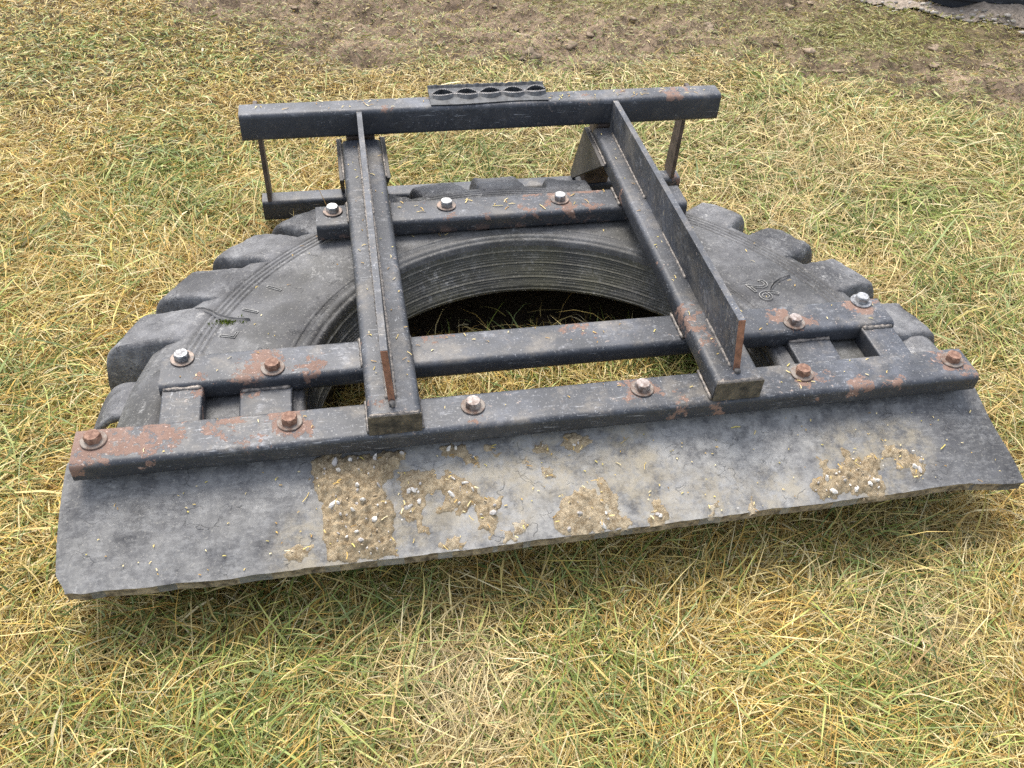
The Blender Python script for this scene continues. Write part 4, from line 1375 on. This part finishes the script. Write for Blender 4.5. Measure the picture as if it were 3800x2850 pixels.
def make_blades(N, seed, outer=False):
    g = np.random.default_rng(seed)
    M = N * 7
    if outer:
        x = g.uniform(-6.0, 7.0, M)
        y = g.uniform(-3.0, 7.5, M)
    else:
        x = g.uniform(-2.5, 3.5, M)
        y = g.uniform(-1.25, 3.6, M)
    dist = np.hypot(np.hypot(x - 0.0, y + 1.1), 1.2)
    dens = np.clip((1.62 / dist) ** 1.6, 0, 1)
    # thin the strips well outside the photo's view
    half = 0.60 + 0.62 * (y + 1.1)
    xc = -0.25 + 0.24 * (y + 1.1)
    dens = dens * np.where(np.abs(x - xc) < half + 0.1, 1, 0.35) * np.where(y < -0.72, 0.35, 1)
    mud, moss = mudmask(x, y)
    dens = dens * (1 - 0.42 * mud) * (0.72 + 0.5 * fbm(x, y, 6, 3, 81))
    # nothing grows through the tyre's footprint or far under the flap
    r = np.hypot(x, y - 0.03)
    under = ((r > 0.49) & (r < 0.86) & (y > 0.06)) | ((np.abs(x) < 0.83) & (y > -0.13) & (y < 0.02))
    dens = np.where(under, 0, dens)
    dens = np.where((r <= 0.56) & (y > 0.06), dens * np.interp(y, [0.33, 0.47], [0.9, 0.05]), dens)  # blades thinned towards the back so the shaded hollow stays dark
    if outer:
        box_ = (x > -2.5) & (x < 3.5) & (y > -1.25) & (y < 3.6)
        dens = np.where(box_, 0, np.clip(1.3 - np.hypot(x - 0.5, y - 1.2) / 6.5, 0.05, 1) * (1 - 0.4 * mud))
    ok = g.random(M) < dens
    x, y, mud, moss, dist = x[ok][:N], y[ok][:N], mud[ok][:N], moss[ok][:N], dist[ok][:N]
    n = len(x)
    inside = np.hypot(x, y - 0.03) < 0.5
    # wind-laid flow of the matted grass
    flow = 6.283 * (1.35 * fbm(x, y, 1.1, 2, 11) + 0.75 * fbm(x, y, 4.5, 2, 12))
    az = flow + g.normal(0, 0.9, n)
    wild = g.random(n) < 0.35
    az = np.where(wild, g.random(n) * 6.283, az)
    gm = fbm(x, y, 2.4, 3, 51) - 0.5 + 0.35 * (fbm(x, y, 11, 2, 52) - 0.5)
    gm = gm + blob(x, y, [(-0.86, -0.26, 0.16, .12), (-0.5, -0.24, 0.22, .12), (0.0, -0.46, 0.12, .16), (0.42, -0.55, 0.14, .16), (-0.12, -0.17, 0.14, .10), (-1.3, 2.1, 0.3, .10), (-0.95, 1.45, 0.3, .05), (-1.2, 1.0, 0.4, .04), (1.0, 0.55, 0.3, .05), (0.62, -0.25, 0.15, .08),
                              (-0.25, -0.42, 0.13, -.30), (0.25, -0.36, 0.12, -.10), (1.3, 0.9, 0.6, -.03), (0.35, 1.35, 0.5, -.05)])
    pg = np.clip(0.25 + 1.0 * gm, 0.06, 0.65)
    pg = np.where(mud > 0.4, 0.5, pg)
    isg = g.random(n) < pg
    pale = blob(x, y, [(-0.25, -0.42, 0.14, 0.6), (0.2, 0.9, 0.0001, 0), (1.2, 0.9, 0.9, .30), (0.4, 1.5, 0.6, .30), (0.55, -0.40, 0.12, .4)])
    cs = STRAW[g.choice(6, n, p=[.26, .2, .2, .12, .12, .10])]
    cs = cs * (1 - np.clip(pale, 0, .8)[:, None]) + np.array([[0.70, 0.60, 0.385]]) * np.clip(pale, 0, .8)[:, None]
    cg = GREEN[g.choice(5, n)]
    col = np.where(isg[:, None], cg, cs) * (0.58 + 0.6 * g.random((n, 1)))
    col = col * (0.86 + 0.28 * fbm(x, y, 3.2, 3, 61)[:, None])
    dirty = np.clip(mud * 0.8, 0, 1)[:, None]
    col = col * (1 - 0.5 * dirty) + 0.5 * dirty * np.array([[0.20, 0.155, 0.075]])
    ms = np.clip(moss * mud * 1.2, 0, 0.8)[:, None]
    col = col * (1 - ms) + ms * np.array([[0.22, 0.21, 0.05]])
    L = np.clip(g.lognormal(math.log(0.064), 0.46, n), 0.018, 0.19)
    far = sstep(0.9, 2.0, y)
    L = L * (1 - 0.58 * far) * (1 - 0.5 * mud)
    L = np.where(inside, L * 0.85, L)
    W = (0.0009 + 0.0014 * g.random(n) ** 1.5) * np.where(isg, 1.35, 1.0) * (0.8 + 0.22 * dist)
    W = np.where(g.random(n) < 0.06, W * 1.8, W)
    if outer:
        W, L = W * 1.9, L * 1.5
    e0 = np.radians(np.abs(g.normal(12, 15, n)) + 2)
    stand = g.random(n) < np.where(isg, 0.08, 0.025) + 0.04 * far
    e0 = np.where(stand, np.radians(g.uniform(35, 75, n)), e0)
    droop = np.radians(g.uniform(5, 55, n)) + np.where(stand, 0.3, 0)
    curl = g.normal(0, 0.5, n)
    lift = 0.030 * g.random(n) ** 1.3 * (1 - 0.75 * mud)
    gz = ground_h(x, y)
    pos = np.stack([x, y, gz + lift], 1)
    ts = [0.0, 0.34, 0.68, 1.0]
    wid = [0.75, 1.0, 0.72, 0.0]
    roll = g.normal(0, 0.7, n)
    rows = []
    cur = pos.copy()
    for k, t in enumerate(ts):
        if k:
            dt = (ts[k] - ts[k - 1]) * L
            tm = (ts[k] + ts[k - 1]) / 2
            el = e0 - droop * tm * 1.6
            a = az + curl * tm
            d = np.stack([np.cos(el) * np.cos(a), np.cos(el) * np.sin(a), np.sin(el)], 1)
            cur = cur + d * dt[:, None]
            cur[:, 2] = np.maximum(cur[:, 2], gz + 0.003 + 0.5 * lift)
        a = az + curl * t
        side = np.stack([-np.sin(a) * np.cos(roll), np.cos(a) * np.cos(roll), np.sin(roll)], 1)
        if wid[k] > 0:
            hw = (W * wid[k] * 0.5)[:, None]
            rows.append(cur - side * hw)
            rows.append(cur + side * hw)
        else:
            rows.append(cur.copy())
    V = np.stack(rows, 1)                         # n,7,3
    # keep the tips from piercing the flap
    fx = (V[..., 0] > -0.85) & (V[..., 0] < 0.84) & (V[..., 1] > -0.212) & (V[..., 1] < 0.05)
    fz = flap_z(V[..., 0], V[..., 1]) - 0.024
    V[..., 2] = np.where(fx, np.minimum(V[..., 2], fz), V[..., 2])
    b = (np.arange(n) * 7)[:, None]
    Q = np.concatenate([b + np.array([[0, 1, 3, 2]]), b + np.array([[2, 3, 5, 4]])])
    T = b + np.array([[4, 5, 6]])
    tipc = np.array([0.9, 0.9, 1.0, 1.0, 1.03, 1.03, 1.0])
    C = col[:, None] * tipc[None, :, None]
    return V.reshape(-1, 3), Q, T, C.reshape(-1, 3)

M_GRASS = tint_mat('grass_blades', 0.5, translucent=0.12, noise_amt=0.12)
V, Q, T, C = make_blades(470000, 5)
V2, Q2, T2, C2 = make_blades(70000, 6, True)
Q, T = np.concatenate([Q, Q2 + len(V)]), np.concatenate([T, T2 + len(V)])
V, C = np.concatenate([V, V2]), np.concatenate([C, C2])
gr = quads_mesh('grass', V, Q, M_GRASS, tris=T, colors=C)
gr['kind'] = 'stuff'

# ------------------------------------------------------------------ loose straw on the scraper
def straw_bits():
    g = np.random.default_rng(9)
    P = []
    def add(n, f):
        for _ in range(n):
            P.append(f())
    U = g.uniform
    add(34, lambda: (U(-0.8, 0.78), U(-0.03, 0.035), ZT + 0.001, U(.001, .005)))
    add(40, lambda: (U(-0.69, 0.69), U(0.135, 0.2), ZT + 0.001, U(.001, .005)))
    add(20, lambda: (U(-0.24, 0.24), U(0.6, 0.665), ZT + 0.001, U(.003, .012)))
    add(18, lambda: (U(-0.34, -0.32), U(0.0, 0.85), ZR + 0.001, U(.001, .006)))
    add(18, lambda: (U(-0.29, -0.265), U(0.0, 0.85), ZR + 0.001, U(.001, .006)))
    add(16, lambda: (U(0.27, 0.292), U(0.0, 0.85), ZR + 0.001, U(.001, .006)))
    add(60, lambda: (U(-0.55, 0.55), U(0.875, 0.92), ZT + 0.1213, U(.002, .008)))
    def fl(lo, hi):
        x, y = U(-0.83, 0.8), U(-0.205, -0.045)
        return (x, y, float(flap_z(np.array(x), np.array(y))) + 0.0015, U(lo, hi))
    add(170, lambda: fl(.001, .003))
    add(12, lambda: fl(.004, .014))
    for (poly, th, pale, dens) in MUD:
        q = np.asarray(poly)
        for _ in range(int(2 + 420 * np.ptp(q[:, 0]) * np.ptp(q[:, 1]))):
            a, b = q[g.integers(len(q))], q[g.integers(len(q))]
            w = U(0, 1)
            x, y = a * w + b * (1 - w)
            P.append((x, y, float(flap_z(np.array(x), np.array(y))) + th * 0.8 + 0.001, U(.0015, .007)))
    def ty():
        t, r = math.radians(U(8, 172)), U(0.52, 0.70)
        z, cy = top_at(r)
        return (r * math.cos(t), cy + r * math.sin(t), ZT + z + 0.002, U(.001, .006))
    add(60, ty)
    V, F, C = [], [], []
    for (x, y, z, L) in P:
        a = U(0, 6.28)
        w = U(.0005, .0011)
        dx, dy = math.cos(a) * L, math.sin(a) * L
        px, py = -math.sin(a) * w, math.cos(a) * w
        b = len(V)
        bend = U(-.2, .2) * L
        for (t, o) in ((-1, 0), (0, bend), (1, 0)):
            for s in (-1, 1):
                V.append((x + dx * t + px * s - math.sin(a) * o, y + dy * t + py * s + math.cos(a) * o, z + 0.001 * (1 - t * t) + U(0, .0012)))
        F += [(b, b + 2, b + 3, b + 1), (b + 2, b + 4, b + 5, b + 3)]
        c = STRAW[g.integers(6)] * U(.8, 1.1)
        C += [c] * 6
    o = quads_mesh('straw_bits', np.array(V), np.array(F), M_GRASS, colors=np.array(C))
    o['kind'] = 'stuff'
straw_bits()
